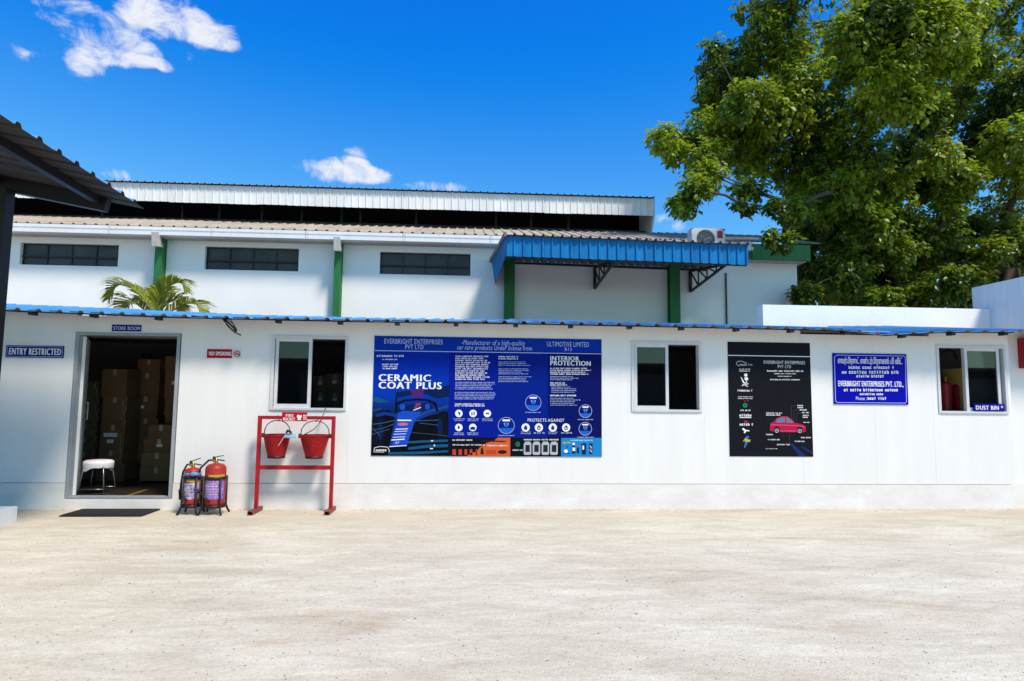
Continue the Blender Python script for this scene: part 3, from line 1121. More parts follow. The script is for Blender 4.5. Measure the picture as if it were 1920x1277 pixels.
# ------------------------------------------------------------------ open shed roof on the left (dark from below)
TIP = at(270, 391, -1.1)
ez, ex = TIP.z, TIP.x
os_ = thing('open_shed', 'dark corrugated lean-to roof on a black post at the left', 'shed', (ex - 1.4, TIP.y, 0))
tan_s = math.tan(R(10.5))
far = ray(0, 212)
far = CAM + far * ((ez - CAM.z) / far.z)
SL = (far.x - ex) / (far.y - TIP.y)


def exy(y):
    return ex + SL * (y - TIP.y)


y_ = TIP.y
k = 0
RW = .29
while y_ > -8.2:
    m_ = MB()
    prof = []
    for i in range(3):
        b = y_ - i * RW
        prof += [(b, 0), (b - .175, 0), (b - .20, .035), (b - .245, .035), (b - .27, 0)]
    prof.append((y_ - 3 * RW - .015, 0))
    jx = random.uniform(-.02, .03)
    lift = .004 * (k % 2)
    npf = len(prof)
    for th in (0, -.005):
        for dx in (-jx, 5.5):
            for (yy, h) in prof:
                m_.v.append((exy(yy) - dx, yy, ez + dx * tan_s + h + th + lift))
    for i in range(npf - 1):
        m_.f.append((i, i + 1, npf + i + 1, npf + i)); m_.m.append(0); m_.sm.append(False)
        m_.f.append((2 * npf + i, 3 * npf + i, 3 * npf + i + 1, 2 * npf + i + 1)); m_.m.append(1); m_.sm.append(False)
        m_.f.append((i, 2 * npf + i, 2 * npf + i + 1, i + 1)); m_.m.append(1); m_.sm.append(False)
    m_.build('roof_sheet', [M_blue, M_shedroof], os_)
    y_ -= 3 * RW
    k += 1
for dx in (.42, 1.5, 2.7):
    z = ez + dx * tan_s - .052
    MB().bar((exy(TIP.y - .2) - dx, TIP.y - .2, z), (exy(-8.2) - dx, -8.2, z), .07, .085).build('purlin', M_black, os_)
for yy in (TIP.y - .15, -4.2):
    MB().bar((exy(yy) - .33, yy, ez + .33 * tan_s - .082), (exy(yy) - 5.4, yy, ez + 5.4 * tan_s - .082), .09, .15).build('rafter', M_black, os_)
pp = at(20, 365, TIP.y - .22)
px_ = pp.x - .07
zt = ez + (ex - px_) * tan_s - .15
MB().box(px_ - .07, px_ + .07, TIP.y - .29, TIP.y - .15, 0.012, zt).build('post', M_black, os_)
MB().box(px_ - .14, px_ + .14, TIP.y - .36, TIP.y - .08, 0, .012).build('base_plate', M_black, os_)

# white kerb block at left edge
a, b = on_ground(-90, 991), on_ground(-6, 990)
zb_ = at(11, 958, b.y).z
blk = MB()
blk.box(a.x, b.x, b.y, b.y + .3, 0, zb_)
tag(blk.build('kerb_block', M_conc), 'low white concrete block on the yard at the left edge', 'block')


# ------------------------------------------------------------------ signs and posters
def flat(name, rgb, rough=0.55, spec=0.06):
    return mat(name, tuple(c * .72 for c in srgb(*rgb)), rough, 0.04, 9, spec=spec)


INK_W = mat('white_ink', (0.78, 0.78, 0.80), 0.5, 0)
INK_L = mat('pale_blue_ink', (0.42, 0.50, 0.78), 0.5, 0)
INK_G = mat('grey_ink', (0.42, 0.43, 0.47), 0.5, 0)


class Board:
    """a flat sheet on the wall whose print is laid out in the sheet's own units"""

    def __init__(s, quad, crop, parent, y0, step=0.0012):
        # quad: TL TR BR BL in crop units, crop: (x0, y0, units per pixel)
        s.q, s.parent, s.y0, s.step = quad, parent, y0, step
        tl, tr, br, bl = [at(crop[0] + p[0] * crop[2], crop[1] + p[1] * crop[2], 0) for p in quad]
        s.X0, s.X1 = (tl.x + bl.x) / 2, (tr.x + br.x) / 2
        s.Z1, s.Z0 = (tl.z + tr.z) / 2, (bl.z + br.z) / 2

    def P(s, x, y):
        (ax, ay), (bx, by), (cx, cy), (dx, dy) = s.q
        v = (y - ay) / (dy - ay)
        for _ in range(3):
            xl, xr = ax + (dx - ax) * v, bx + (cx - bx) * v
            u = (x - xl) / (xr - xl)
            yt, yb = ay + (by - ay) * u, dy + (cy - dy) * u
            v = (y - yt) / (yb - yt)
        u, v = min(max(u, 0), 1), min(max(v, 0), 1)
        return s.X0 + (s.X1 - s.X0) * u, s.Z1 - (s.Z1 - s.Z0) * v

    def poly(s, pts, layer, mb):
        y = s.y0 - layer * s.step
        mb.add([(q[0], y, q[1]) for q in (s.P(*p) for p in pts)], [tuple(range(len(pts)))[::-1]])

    def rect(s, x0, y0, x1, y1, layer, mb):
        s.poly([(x0, y0), (x1, y0), (x1, y1), (x0, y1)], layer, mb)

    def disc(s, x, y, r, layer, mb, ry=None, a0=0, a1=360, n=20):
        ry = ry or r
        s.poly([(x + r * math.cos(R(a0 + (a1 - a0) * i / n)), y + ry * math.sin(R(a0 + (a1 - a0) * i / n))) for i in range(n + (0 if a1 - a0 == 360 else 1))], layer, mb)

    def ring(s, x, y, r, wd, layer, mb, n=24):
        for i in range(n):
            a, b = 2 * math.pi * i / n, 2 * math.pi * (i + 1) / n
            s.poly([(x + r * math.cos(a), y + r * math.sin(a)), (x + r * math.cos(b), y + r * math.sin(b)),
                    (x + (r - wd) * math.cos(b), y + (r - wd) * math.sin(b)), (x + (r - wd) * math.cos(a), y + (r - wd) * math.sin(a))], layer, mb)

    def line(s, pts, wd, layer, mb):
        for (a, b) in zip(pts, pts[1:]):
            d = Vector((b[0] - a[0], b[1] - a[1])).normalized() * wd / 2
            n_ = (-d.y, d.x)
            s.poly([(a[0] + n_[0], a[1] + n_[1]), (b[0] + n_[0], b[1] + n_[1]), (b[0] - n_[0], b[1] - n_[1]), (a[0] - n_[0], a[1] - n_[1])], layer, mb)

    def text(s, body, x0, y0, x1, y1, layer, m, bold=0.0, shear=0.0, name='lettering'):
        """letters stretched to fill the box"""
        cu = bpy.data.curves.new(name, 'FONT')
        cu.body = body
        cu.offset = 0.0
        cu.shear = shear
        cu.resolution_u = 3
        cu.space_character = 1.06 + bold * 2
        to = bpy.data.objects.new(name, cu)
        COL.objects.link(to)
        bpy.context.view_layer.update()
        dg = bpy.context.evaluated_depsgraph_get()
        me = bpy.data.meshes.new_from_object(to.evaluated_get(dg))
        bpy.data.objects.remove(to)
        co = np.empty(len(me.vertices) * 3)
        me.vertices.foreach_get('co', co)
        co = co.reshape(-1, 3)
        mn, mx = co.min(0), co.max(0)
        pa, pb = s.P(x0, y1), s.P(x1, y0)
        new = np.empty_like(co)
        new[:, 0] = pa[0] + (co[:, 0] - mn[0]) / (mx[0] - mn[0]) * (pb[0] - pa[0])
        new[:, 2] = pa[1] + (co[:, 1] - mn[1]) / (mx[1] - mn[1]) * (pb[1] - pa[1])
        new[:, 1] = s.y0 - layer * s.step
        if bold >= .03:
            # heavy lettering: pull a second impression a little to the side
            hgt = pb[1] - pa[1]
            bm = bmesh.new()
            bm.from_mesh(me)
            ret = bmesh.ops.duplicate(bm, geom=bm.verts[:] + bm.edges[:] + bm.faces[:])
            bm.to_mesh(me)
            bm.free()
            sh = min(.09 * hgt * (2 if bold >= .05 else 1), .012)
            dup_ = new.copy()
            dup_[:, 0] += sh
            dup_[:, 1] -= .0003
            new[:, 0] -= 0
            new = np.concatenate([new, dup_])
        off = Vector((0, 0, 0))
        q = s.parent
        while q is not None:
            off += q.location
            q = q.parent
        new -= np.array(off)
        me.vertices.foreach_set('co', new.ravel())
        me.materials.clear()
        me.materials.append(m)
        me.update()
        o = bpy.data.objects.new(name, me)
        COL.objects.link(o)
        o.parent = s.parent
        return o

    def greek(s, x0, y0, x1, y1, rows, layer, mb, fill=.55, center=False, seed=0, ragged=.3, cw=None, first_full=True):
        """lines of print too small to read: short strokes in word groups"""
        rd = random.Random(seed * 7 + int(x0) + int(y0))
        h = (y1 - y0) / rows
        for r_ in range(rows):
            width = (x1 - x0) * (1 - rd.random() * ragged)
            xs_ = x0 if not center else (x0 + x1 - width) / 2
            xe = xs_ + width
            top = y0 + r_ * h + h * (1 - fill) / 2
            bot = top + h * fill
            x_ = xs_
            c_ = cw or (h * fill * .8)
            while x_ < xe:
                for _ in range(rd.randint(2, 9)):
                    if x_ >= xe:
                        break
                    st = c_ * .34
                    kind = rd.random()
                    if kind < .4:
                        s.rect(x_, top + (h * fill * .25 if rd.random() < .6 else 0), x_ + st, bot, layer, mb)
                        s.rect(x_ + c_ * .44, top + h * fill * .25, x_ + c_ * .44 + st, bot, layer, mb)
                    elif kind < .75:
                        s.rect(x_, top + h * fill * .2, x_ + c_ * .78, top + h * fill * .46, layer, mb)
                        s.rect(x_, top + h * fill * .70, x_ + c_ * .78, bot, layer, mb)
                        s.rect(x_, top + h * fill * .46, x_ + st, top + h * fill * .7, layer, mb)
                    else:
                        s.rect(x_ + c_ * .2, top, x_ + c_ * .2 + st, bot, layer, mb)
                        s.rect(x_, top + h * fill * .3, x_ + c_ * .7, top + h * fill * .55, layer, mb)
                    x_ += c_
                x_ += c_ * .8


def grad_mat(name, stops, rough=0.35, axis='Z'):
    m = bpy.data.materials.new(name)
    m.use_nodes = True
    n, l = m.node_tree.nodes, m.node_tree.links
    p = n['Principled BSDF']
    p.inputs['Roughness'].default_value = rough
    p.inputs['Specular IOR Level'].default_value = 0.06
    tcc = N(n, 'ShaderNodeTexCoord')
    sp = N(n, 'ShaderNodeSeparateXYZ')
    l.new(tcc.outputs['Generated'], sp.inputs[0])
    cr = N(n, 'ShaderNodeValToRGB')
    while len(cr.color_ramp.elements) < len(stops):
        cr.color_ramp.elements.new(0.5)
    for e, (pos, c) in zip(cr.color_ramp.elements, stops):
        e.position = pos
        e.color = tuple(q * .72 for q in srgb(*c)) + (1,)
    l.new(sp.outputs[axis], cr.inputs[0])
    l.new(cr.outputs[0], p.inputs['Base Color'])
    return m


K6 = (680, 610, .25055)
K7 = (1140, 560, .25055)
K8 = (1440, 500, .25055)

# --- big blue poster
pos = thing('wall_poster', 'large landscape blue poster with racing car printed at its left, on the front wall', 'poster', (-.0, -.004, 1.4))
Q6 = [(88, 80), (1786, 104), (1790, 983), (64, 976)]
B = Board(Q6, K6, pos, -.0065)
MB().box(B.X0, B.X1, -.0062, -.0005, B.Z0, B.Z1).build('poster_sheet', flat('poster_blue', (3, 36, 150)), pos)
m_ = MB(); B.rect(64, 80, 1790, 200, 1, m_); m_.build('header_band', flat('header_blue', (8, 58, 180)), pos)
m_ = MB(); B.poly([(88, 196), (640, 204), (632, 980), (64, 976)], 1.4, m_)
m_.build('print_panel', grad_mat('racing_print', [(0, (4, 14, 34)), (.30, (4, 22, 50)), (.45, (8, 48, 120)), (.58, (5, 62, 190)), (1, (5, 44, 178))]), pos)
m_ = MB(); B.poly([(640, 204), (985, 206), (985, 842), (634, 840)], 1.4, m_); m_.build('print_panel', flat('mid_blue', (3, 32, 160)), pos)
m_ = MB(); B.poly([(1378, 208), (1790, 212), (1790, 843), (1378, 843)], 1.4, m_); m_.build('print_panel', grad_mat('right_navy', [(0, (4, 24, 112)), (1, (14, 22, 100))], axis='X'), pos)
m_ = MB(); B.line([(88, 193), (1786, 214)], 5, 2, m_); m_.build('header_rule', INK_L, pos)
B.text('EVERBRIGHT ENTERPRISES', 160, 108, 590, 140, 2, INK_L, .008)
B.text('PVT LTD', 314, 148, 448, 180, 2, INK_L, .008)
B.text('-Manufacturer of a high-quality', 730, 116, 1205, 158, 2, INK_L, .012, .12)
B.text('car care products Under license from', 698, 156, 1258, 194, 2, INK_L, .012, .12)
B.text('ULTIMOTIVE LIMITED', 1370, 126, 1690, 158, 2, INK_L, .008)
B.text('R13', 1506, 168, 1558, 192, 2, INK_L, .0)
# racing car print
c_dark = flat('print_black', (8, 12, 24))
c_navy = flat('print_navy', (10, 36, 86))
c_blue = flat('print_car_blue', (28, 84, 214))
c_mid = flat('print_mid_blue', (18, 58, 150))
c_teal = flat('print_teal', (24, 92, 140))
c_line = flat('print_steel', (70, 100, 135))
c_mag = flat('print_magenta', (92, 40, 120))
c_pink = flat('print_pink', (235, 120, 120))
car = MB(); B.poly([(245, 505), (350, 492), (480, 488), (640, 452), (640, 540), (540, 552), (470, 520), (350, 528), (245, 552)], 2, car); B.poly([(240, 545), (255, 545), (262, 660), (238, 660)], 2, car); build_each(car, 'print_wing', c_navy, pos)
m_ = MB(); B.poly([(350, 482), (452, 484), (440, 542), (368, 542)], 2.6, m_); m_.build('print_airbox', c_mag, pos)
m_ = MB(); B.poly([(64, 700), (140, 640), (200, 640), (236, 690), (214, 900), (190, 976), (64, 976)], 2, m_); B.poly([(330, 720), (632, 650), (632, 976), (210, 976), (320, 900)], 2, m_); tag(m_.build('print_shadow', c_dark, pos), kind='stuff')
m_ = MB(); B.disc(588, 760, 42, 2.3, m_, 130); B.disc(120, 790, 50, 2.3, m_, 140); build_each(m_, 'print_wheel', flat('print_tyre', (14, 20, 34)), pos)
m_ = MB(); B.disc(572, 760, 18, 2.7, m_, 70); B.disc(132, 790, 20, 2.7, m_, 76); build_each(m_, 'print_wheel_hub', c_navy, pos)
m_ = MB(); B.poly([(240, 590), (300, 562), (400, 552), (480, 556), (545, 585), (560, 650), (545, 652), (528, 598), (474, 570), (400, 566), (306, 575), (256, 602), (252, 660), (240, 660)], 3.2, m_); m_.build('print_halo', c_dark, pos)
m_ = MB(); B.poly([(270, 612), (380, 592), (480, 582), (520, 612), (520, 660), (260, 660)], 2.6, m_); build_each(m_, 'print_cockpit', c_navy, pos)
m_ = MB(); B.poly([(430, 655), (500, 628), (560, 612), (636, 592), (636, 628), (575, 650), (500, 672), (440, 700), (380, 728)], 2.9, m_); B.poly([(96, 668), (160, 650), (250, 668), (244, 690), (170, 676), (100, 690)], 2.9, m_); build_each(m_, 'print_sidepod', c_mid, pos)
m_ = MB(); B.poly([(244, 668), (300, 644), (436, 652), (386, 716), (346, 840), (326, 904), (200, 912), (204, 870), (228, 760)], 3.4, m_); m_.build('print_nose', c_blue, pos)
m_ = MB(); B.poly([(244, 668), (262, 662), (244, 770), (216, 911), (200, 912), (204, 870), (228, 760)], 3.7, m_); m_.build('print_nose_side', c_mid, pos)
m_ = MB(); B.disc(294, 615, 20, 3.8, m_, 24); B.disc(478, 612, 18, 3.8, m_, 22); build_each(m_, 'print_mirror', c_blue, pos)
m_ = MB(); B.disc(405, 616, 30, 3.8, m_, 28); m_.build('print_helmet', c_mid, pos)
m_ = MB(); B.poly([(390, 590), (425, 585), (430, 600), (395, 610)], 4.2, m_); B.poly([(382, 618), (398, 606), (404, 614), (388, 628)], 4.2, m_); build_each(m_, 'print_visor', flat('print_red', (190, 50, 70)), pos)
m_ = MB(); B.line([(375, 640), (430, 618)], 6, 4.2, m_); B.rect(258, 710, 360, 719, 4.2, m_); B.poly([(244, 778), (336, 774), (335, 780), (243, 784)], 4.2, m_); B.poly([(236, 796), (330, 792), (329, 796), (235, 800)], 4.2, m_)
B.poly([(228, 816), (322, 812), (321, 816), (227, 820)], 4.2, m_); B.poly([(222, 838), (316, 834), (315, 838), (221, 842)], 4.2, m_); B.poly([(214, 856), (311, 850), (310, 858), (213, 864)], 4.2, m_)
B.poly([(198, 906), (326, 898), (326, 903), (198, 912)], 4.2, m_); tag(m_.build('print_marks', INK_W, pos), kind='stuff')
m_ = MB(); B.disc(297, 743, 38, 4.2, m_, 11); m_.build('print_badge', c_pink, pos)
B.text('AF', 238, 872, 272, 888, 4.2, INK_W, .02, .2)
m_ = MB()
B.line([(64, 745), (150, 735), (235, 715)], 5, 3, m_); B.line([(64, 790), (160, 770), (235, 740)], 4, 3, m_); B.line([(64, 640), (140, 628)], 5, 3, m_); B.line([(360, 720), (560, 712)], 5, 3, m_)
B.line([(400, 690), (480, 650), (630, 610)], 4, 3, m_); B.line([(420, 735), (560, 750)], 4, 3, m_); B.line([(330, 800), (630, 830)], 3, 3, m_); B.line([(75, 770), (130, 830)], 4, 3, m_); B.line([(64, 820), (200, 780)], 4, 3, m_)
build_each(m_, 'print_struts', c_line, pos)
m_ = MB(); B.poly([(330, 870), (450, 862), (630, 856), (630, 872), (450, 880), (330, 886)], 3, m_); B.poly([(335, 915), (480, 895), (632, 890), (632, 912), (480, 918), (335, 932)], 3, m_); B.poly([(190, 950), (420, 945), (632, 935), (632, 950), (420, 965), (190, 968)], 3, m_)
B.poly([(78, 540), (130, 548), (200, 580), (130, 584), (78, 578)], 3, m_); build_each(m_, 'print_front_wing', c_teal, pos)
m_ = MB(); B.rect(505, 862, 522, 870, 3.6, m_); B.rect(525, 895, 536, 905, 3.6, m_); B.rect(498, 920, 520, 927, 3.6, m_)
B.line([(85, 948), (90, 918), (130, 908), (185, 912), (200, 938), (195, 948)], 4, 4, m_); B.greek(100, 922, 180, 946, 1, 4, m_, .7, seed=3, ragged=0); B.line([(85, 948), (160, 950)], 3, 4, m_); tag(m_.build('print_marks', INK_W, pos), kind='stuff')
B.text('CERAMIC', 118, 374, 498, 421, 5, INK_W, .055)
B.text('COAT PLUS', 118, 431, 578, 478, 5, INK_W, .05)
m_ = MB()
B.greek(106, 222, 294, 242, 1, 3, m_, .8, seed=1, ragged=0); B.greek(146, 252, 254, 266, 1, 3, m_, .6, seed=2, ragged=0)
B.greek(136, 288, 262, 335, 3, 3, m_, .7, seed=4, ragged=.3, center=True)
B.greek(684, 226, 960, 414, 12, 3, m_, .72, seed=5, ragged=.28)
B.greek(1006, 228, 1200, 260, 2, 3, m_, .66, seed=8, ragged=.3)
B.greek(1396, 316, 1720, 374, 4, 3, m_, .66, seed=11, ragged=.2); B.greek(1396, 426, 1520, 456, 2, 3, m_, .6, seed=13, ragged=.2); B.greek(1396, 518, 1596, 536, 1, 3, m_, .7, seed=14, ragged=0)
B.greek(680, 585, 902, 612, 2, 3, m_, .8, seed=15, ragged=.05)
tag(m_.build('small_print', INK_W, pos), kind='stuff')
m_ = MB()
B.greek(684, 424, 985, 486, 5, 3, m_, .55, seed=6, ragged=.15); B.greek(680, 500, 988, 560, 5, 3, m_, .55, seed=7, ragged=.2)
B.greek(1006, 270, 1250, 308, 3, 3, m_, .5, seed=9, ragged=.3); B.greek(1006, 322, 1250, 372, 4, 3, m_, .5, seed=10, ragged=.3); B.greek(1006, 382, 1250, 430, 4, 3, m_, .5, seed=19, ragged=.2)
B.greek(1396, 380, 1620, 416, 3, 3, m_, .5, seed=12, ragged=.3); B.greek(1404, 458, 1610, 510, 4, 3, m_, .45, seed=16, ragged=.3); B.greek(1396, 542, 1640, 606, 5, 3, m_, .45, seed=17, ragged=.3)
tag(m_.build('small_print', INK_L, pos), kind='stuff')
B.text('INTERIOR', 1396, 234, 1612, 264, 3, INK_W, .03)
B.text('PROTECTION', 1396, 270, 1700, 301, 3, INK_W, .03)
B.text('PROTECTS AGAINST', 1226, 702, 1502, 723, 3, INK_W, .02)
ic, ib, cap_ = MB(), MB(), MB()
for i, (x, y) in enumerate(((711, 663), (817, 663), (923, 663), (711, 767), (815, 767))):
    B.disc(x, y, 28, 3, ic)
    sh = [[(x - 6, y - 14), (x + 12, y - 6), (x + 8, y + 16), (x - 2, y + 4)], [(x - 12, y - 14), (x - 4, y - 8), (x - 4, y + 12), (x - 12, y + 16)], [(x - 14, y + 4), (x - 6, y - 6), (x + 14, y - 4), (x + 14, y + 6)],
          [(x - 4, y - 16), (x + 10, y - 2), (x, y + 14), (x - 10, y + 4)], [(x - 22, y + 2), (x, y - 8), (x + 22, y + 2), (x + 14, y + 18), (x - 14, y + 18)]][i]
    B.poly(sh, 3.6, ib)
    if i == 1:
        B.poly([(x + 4, y - 16), (x + 12, y - 10), (x + 12, y + 14), (x + 4, y + 10)], 3.6, ib)
    B.greek(x - 42, y + 34, x + 42, y + 58, 2, 3, cap_, .6, center=True, seed=20 + i, ragged=.25)
for i, x in enumerate((1211, 1311, 1416, 1517)):
    B.disc(x, 767, 31, 3, ic)
    B.poly([(x, 748), (x + 14, 766), (x + 10, 784), (x - 10, 784), (x - 14, 766)], 3.6, ib)
    if i % 2:
        B.disc(x, 772, 6, 4, ic)
    B.greek(x - 40, 794, x + 40, 818, 2 if i % 2 == 0 else 1, 3, cap_, .5, center=True, seed=30 + i, ragged=.25)
for i, (x, y, r_) in enumerate(((1268, 582, 60), (1065, 752, 62), (1664, 645, 50), (1663, 776, 50))):
    B.ring(x, y, r_, 3, 3, cap_)
    B.rect(x - r_ * .45, y - r_ * .72, x + r_ * .45, y - r_ * .5, 3.2, ic)
    B.poly([(x - r_ * .3, y - r_ * .3), (x + r_ * .3, y - r_ * .3), (x + r_ * .2, y + r_ * .1), (x - r_ * .2, y + r_ * .1)], 3.2, cap_)
    B.greek(x - 62, y + r_ + 6, x + 62, y + r_ + 18, 1, 3, cap_, .6, center=True, seed=40 + i, ragged=.1)
build_each(ic, 'print_icons', INK_W, pos)
tag(ib.build('print_icon_marks', c_mid, pos), kind='stuff')
tag(cap_.build('print_captions', INK_L, pos), kind='stuff')
m_ = MB()
for (x, y, r_) in ((1268, 582, 56), (1065, 752, 58), (1664, 645, 46), (1663, 776, 46)):
    B.disc(x, y, r_, 3.1, m_, None, 20, 160, 14)
    B.rect(x - r_ * .22, y - r_ * .4, x + r_ * .22, y + .2 * r_, 3.4, m_)
build_each(m_, 'print_discs', flat('print_bright_blue', (38, 110, 225)), pos)
# bottom strip
m_ = MB(); B.rect(634, 842, 1100, 984, 2, m_); B.rect(1098, 843, 1480, 984, 2, m_); m_.build('bottom_strip', flat('strip_black', (16, 18, 30)), pos)
m_ = MB(); B.poly([(1000, 843), (1096, 843), (1096, 984), (772, 984), (800, 956), (840, 946), (870, 912), (920, 880), (970, 868)], 2.6, m_); m_.build('orange_panel', flat('strip_orange', (232, 106, 52)), pos)
m_ = MB()
for x0, x1 in ((664, 690), (710, 734), (753, 774), (792, 812), (838, 846)):
    B.rect(x0, 928, x1, 970, 2.6, m_)
B.rect(915, 934, 990, 964, 3.0, m_)
build_each(m_, 'orange_items', flat('strip_red', (214, 74, 48)), pos)
m_ = MB(); B.poly([(872, 964), (876, 925), (884, 908), (892, 925), (898, 964)], 3.4, m_); B.disc(1036, 948, 34, 3.4, m_, 14); B.poly([(870, 860), (1060, 866), (1066, 874), (960, 872), (890, 874)], 3.4, m_); build_each(m_, 'dark_items', flat('strip_dark', (50, 32, 40)), pos)
m_ = MB(); B.greek(664, 852, 812, 866, 1, 3, m_, .8, seed=51, ragged=0); B.greek(664, 888, 900, 902, 1, 3, m_, .7, seed=52, ragged=0); B.greek(920, 892, 1070, 908, 1, 3.4, m_, .7, seed=53, ragged=0)
B.greek(1114, 926, 1186, 940, 1, 3, m_, .8, seed=54, ragged=0); B.greek(1198, 848, 1456, 864, 1, 3, m_, .7, seed=55, ragged=0); B.greek(1552, 856, 1720, 866, 1, 3, m_, .8, seed=56, ragged=0); tag(m_.build('small_print', INK_W, pos), kind='stuff')
m_ = MB(); B.ring(1152, 890, 17, 4, 3, m_); B.line([(1146, 900), (1154, 878), (1160, 900)], 4, 3, m_); tag(m_.build('green_mark', flat('green_print', (60, 165, 80)), pos), kind='stuff')
m_, d_ = MB(), MB()
for x in (1197, 1264, 1332, 1397):
    B.poly([(x, 890), (x + 10, 872), (x + 44, 870), (x + 57, 884), (x + 57, 962), (x + 48, 969), (x + 8, 969), (x, 962)], 3, m_)
    B.rect(x + 12, 896, x + 46, 948, 3.5, d_)
build_each(m_, 'white_canisters', flat('canister', (200, 205, 210)), pos)
build_each(d_, 'canister_labels', flat('canister_label', (40, 48, 62)), pos)
m_ = MB(); B.rect(1479, 844, 1790, 984, 2.6, m_); m_.build('cyan_panel', flat('strip_cyan', (34, 148, 222)), pos)
m_ = MB(); B.poly([(1566, 892), (1584, 892), (1588, 960), (1562, 960)], 3.4, m_); B.poly([(1600, 912), (1614, 912), (1618, 956), (1598, 956)], 3.4, m_); B.poly([(1634, 884), (1670, 884), (1668, 966), (1638, 966)], 3.4, m_); B.poly([(1692, 884), (1720, 884), (1718, 964), (1694, 964)], 3.4, m_); B.line([(1510, 940), (1530, 900)], 5, 3.4, m_); B.line([(1496, 958), (1545, 958)], 5, 3.4, m_); build_each(m_, 'bottle_print', flat('bottle_navy', (24, 40, 96)), pos)
m_ = MB(); B.disc(1505, 880, 14, 3.4, m_, 8); B.disc(1536, 878, 14, 3.4, m_, 7); build_each(m_, 'gold_mark', flat('gold', (205, 185, 70)), pos)
m_ = MB(); B.disc(1574, 888, 11, 3.8, m_, 10); B.rect(1566, 915, 1586, 940, 3.8, m_); B.rect(1642, 900, 1654, 930, 3.8, m_); B.disc(1516, 942, 14, 3.8, m_, 14); B.line([(1698, 900), (1714, 920)], 5, 3.8, m_); B.line([(1698, 930), (1714, 950)], 5, 3.8, m_); tag(m_.build('print_marks', INK_W, pos), kind='stuff')
m_ = MB(); B.disc(1608, 906, 8, 3.8, m_, 8); B.line([(1698, 916), (1714, 934)], 5, 4, m_); tag(m_.build('print_marks', flat('print_red2', (200, 90, 60)), pos), kind='stuff')

# --- dark portrait poster
dp = thing('wall_poster', 'black portrait poster with a red saloon car printed low down, on the front wall', 'poster', (3.6, -.004, 1.3))
Q7 = [(892, 325), (1508, 330), (1535, 1182), (912, 1180)]
B = Board(Q7, K7, dp, -.0065)
MB().box(B.X0, B.X1, -.0062, -.0005, B.Z0, B.Z1).build('poster_sheet', flat('poster_black', (30, 30, 38), .4), dp)
m_ = MB(); B.line([(895, 428), (1512, 434)], 6, 1, m_)
B.greek(978, 524, 1060, 552, 2, 1, m_, .6, seed=60, ragged=.1, center=True)
B.greek(1186, 534, 1452, 552, 1, 1, m_, .7, seed=61, ragged=0); B.greek(1240, 556, 1400, 570, 1, 1, m_, .6, seed=62, ragged=0); B.greek(1266, 576, 1370, 590, 1, 1, m_, .5, seed=63, ragged=0); B.greek(1210, 600, 1436, 616, 1, 1, m_, .6, seed=64, ragged=0)
B.greek(966, 684, 1070, 700, 1, 1, m_, .9, seed=65, ragged=0); B.greek(964, 732, 1084, 758, 2, 1, m_, .5, seed=66, ragged=.2, center=True); B.greek(990, 832, 1062, 846, 1, 1, m_, .8, seed=67, ragged=0)
B.greek(982, 866, 1072, 886, 1, 1, m_, .95, seed=68, ragged=0); B.rect(984, 890, 1070, 896, 1, m_); B.greek(984, 934, 1074, 954, 1, 1, m_, .95, seed=69, ragged=0)
B.greek(1180, 852, 1312, 880, 2, 1, m_, .7, seed=70, ragged=.3); B.greek(1416, 794, 1452, 824, 2, 1, m_, .7, seed=71, ragged=.1); B.greek(1432, 828, 1480, 840, 1, 1, m_, .8, seed=72, ragged=0); B.greek(1450, 848, 1502, 860, 1, 1, m_, .8, seed=73, ragged=0)
B.greek(1456, 868, 1500, 896, 2, 1, m_, .7, seed=74, ragged=.3); B.greek(1458, 922, 1506, 932, 1, 1, m_, .8, seed=75, ragged=0); B.greek(1180, 1012, 1230, 1024, 1, 1, m_, .8, seed=76, ragged=0); B.greek(1194, 1050, 1280, 1062, 1, 1, m_, .8, seed=77, ragged=0)
B.greek(1262, 1086, 1360, 1098, 1, 1, m_, .8, seed=78, ragged=0); B.greek(1442, 1034, 1512, 1046, 1, 1, m_, .8, seed=79, ragged=0); B.greek(1394, 1062, 1468, 1074, 1, 1, m_, .8, seed=80, ragged=0); B.greek(1180, 1118, 1262, 1128, 1, 1, m_, .5, seed=81, ragged=0)
tag(m_.build('small_print', INK_W, dp), kind='stuff')
B.text('EVERBRIGHT ENTERPRISES', 1162, 468, 1472, 490, 1, INK_W, .02)
B.text('PVT LTD', 1268, 500, 1366, 521, 1, INK_W, .02)
m_ = MB()
B.line([(960, 498), (958, 484), (972, 472), (1000, 472), (1036, 488)], 5, 1, m_); B.greek(980, 488, 1074, 508, 1, 1, m_, .7, seed=82, ragged=0); B.line([(960, 498), (980, 510)], 4, 1, m_)
tag(m_.build('logo_outline', INK_G, dp), kind='stuff')
m_ = MB()
B.disc(1028, 576, 13, 1, m_, 12); B.poly([(1018, 594), (1040, 590), (1048, 608), (1032, 620), (1020, 612)], 1, m_); B.poly([(990, 588), (998, 596), (1018, 630), (1030, 640), (1020, 646), (1004, 628)], 1, m_); B.poly([(1034, 620), (1040, 626), (1024, 650), (1016, 648)], 1, m_)
B.line([(998, 656), (1050, 640)], 5, 1, m_); B.line([(1004, 644), (1044, 662)], 5, 1, m_)
B.poly([(1000, 978), (1012, 970), (1028, 984), (1056, 988), (1056, 996), (1034, 994), (1024, 1010), (1014, 1006), (1018, 994)], 1, m_)
tag(m_.build('logo_figure', INK_W, dp), kind='stuff')
m_ = MB(); B.disc(1024, 802, 17, 1, m_); m_.build('logo_disc', flat('logo_green', (40, 160, 90)), dp)
m_ = MB(); B.disc(1024, 802, 7, 1.6, m_); m_.build('logo_disc_centre', flat('logo_green2', (14, 90, 46)), dp)
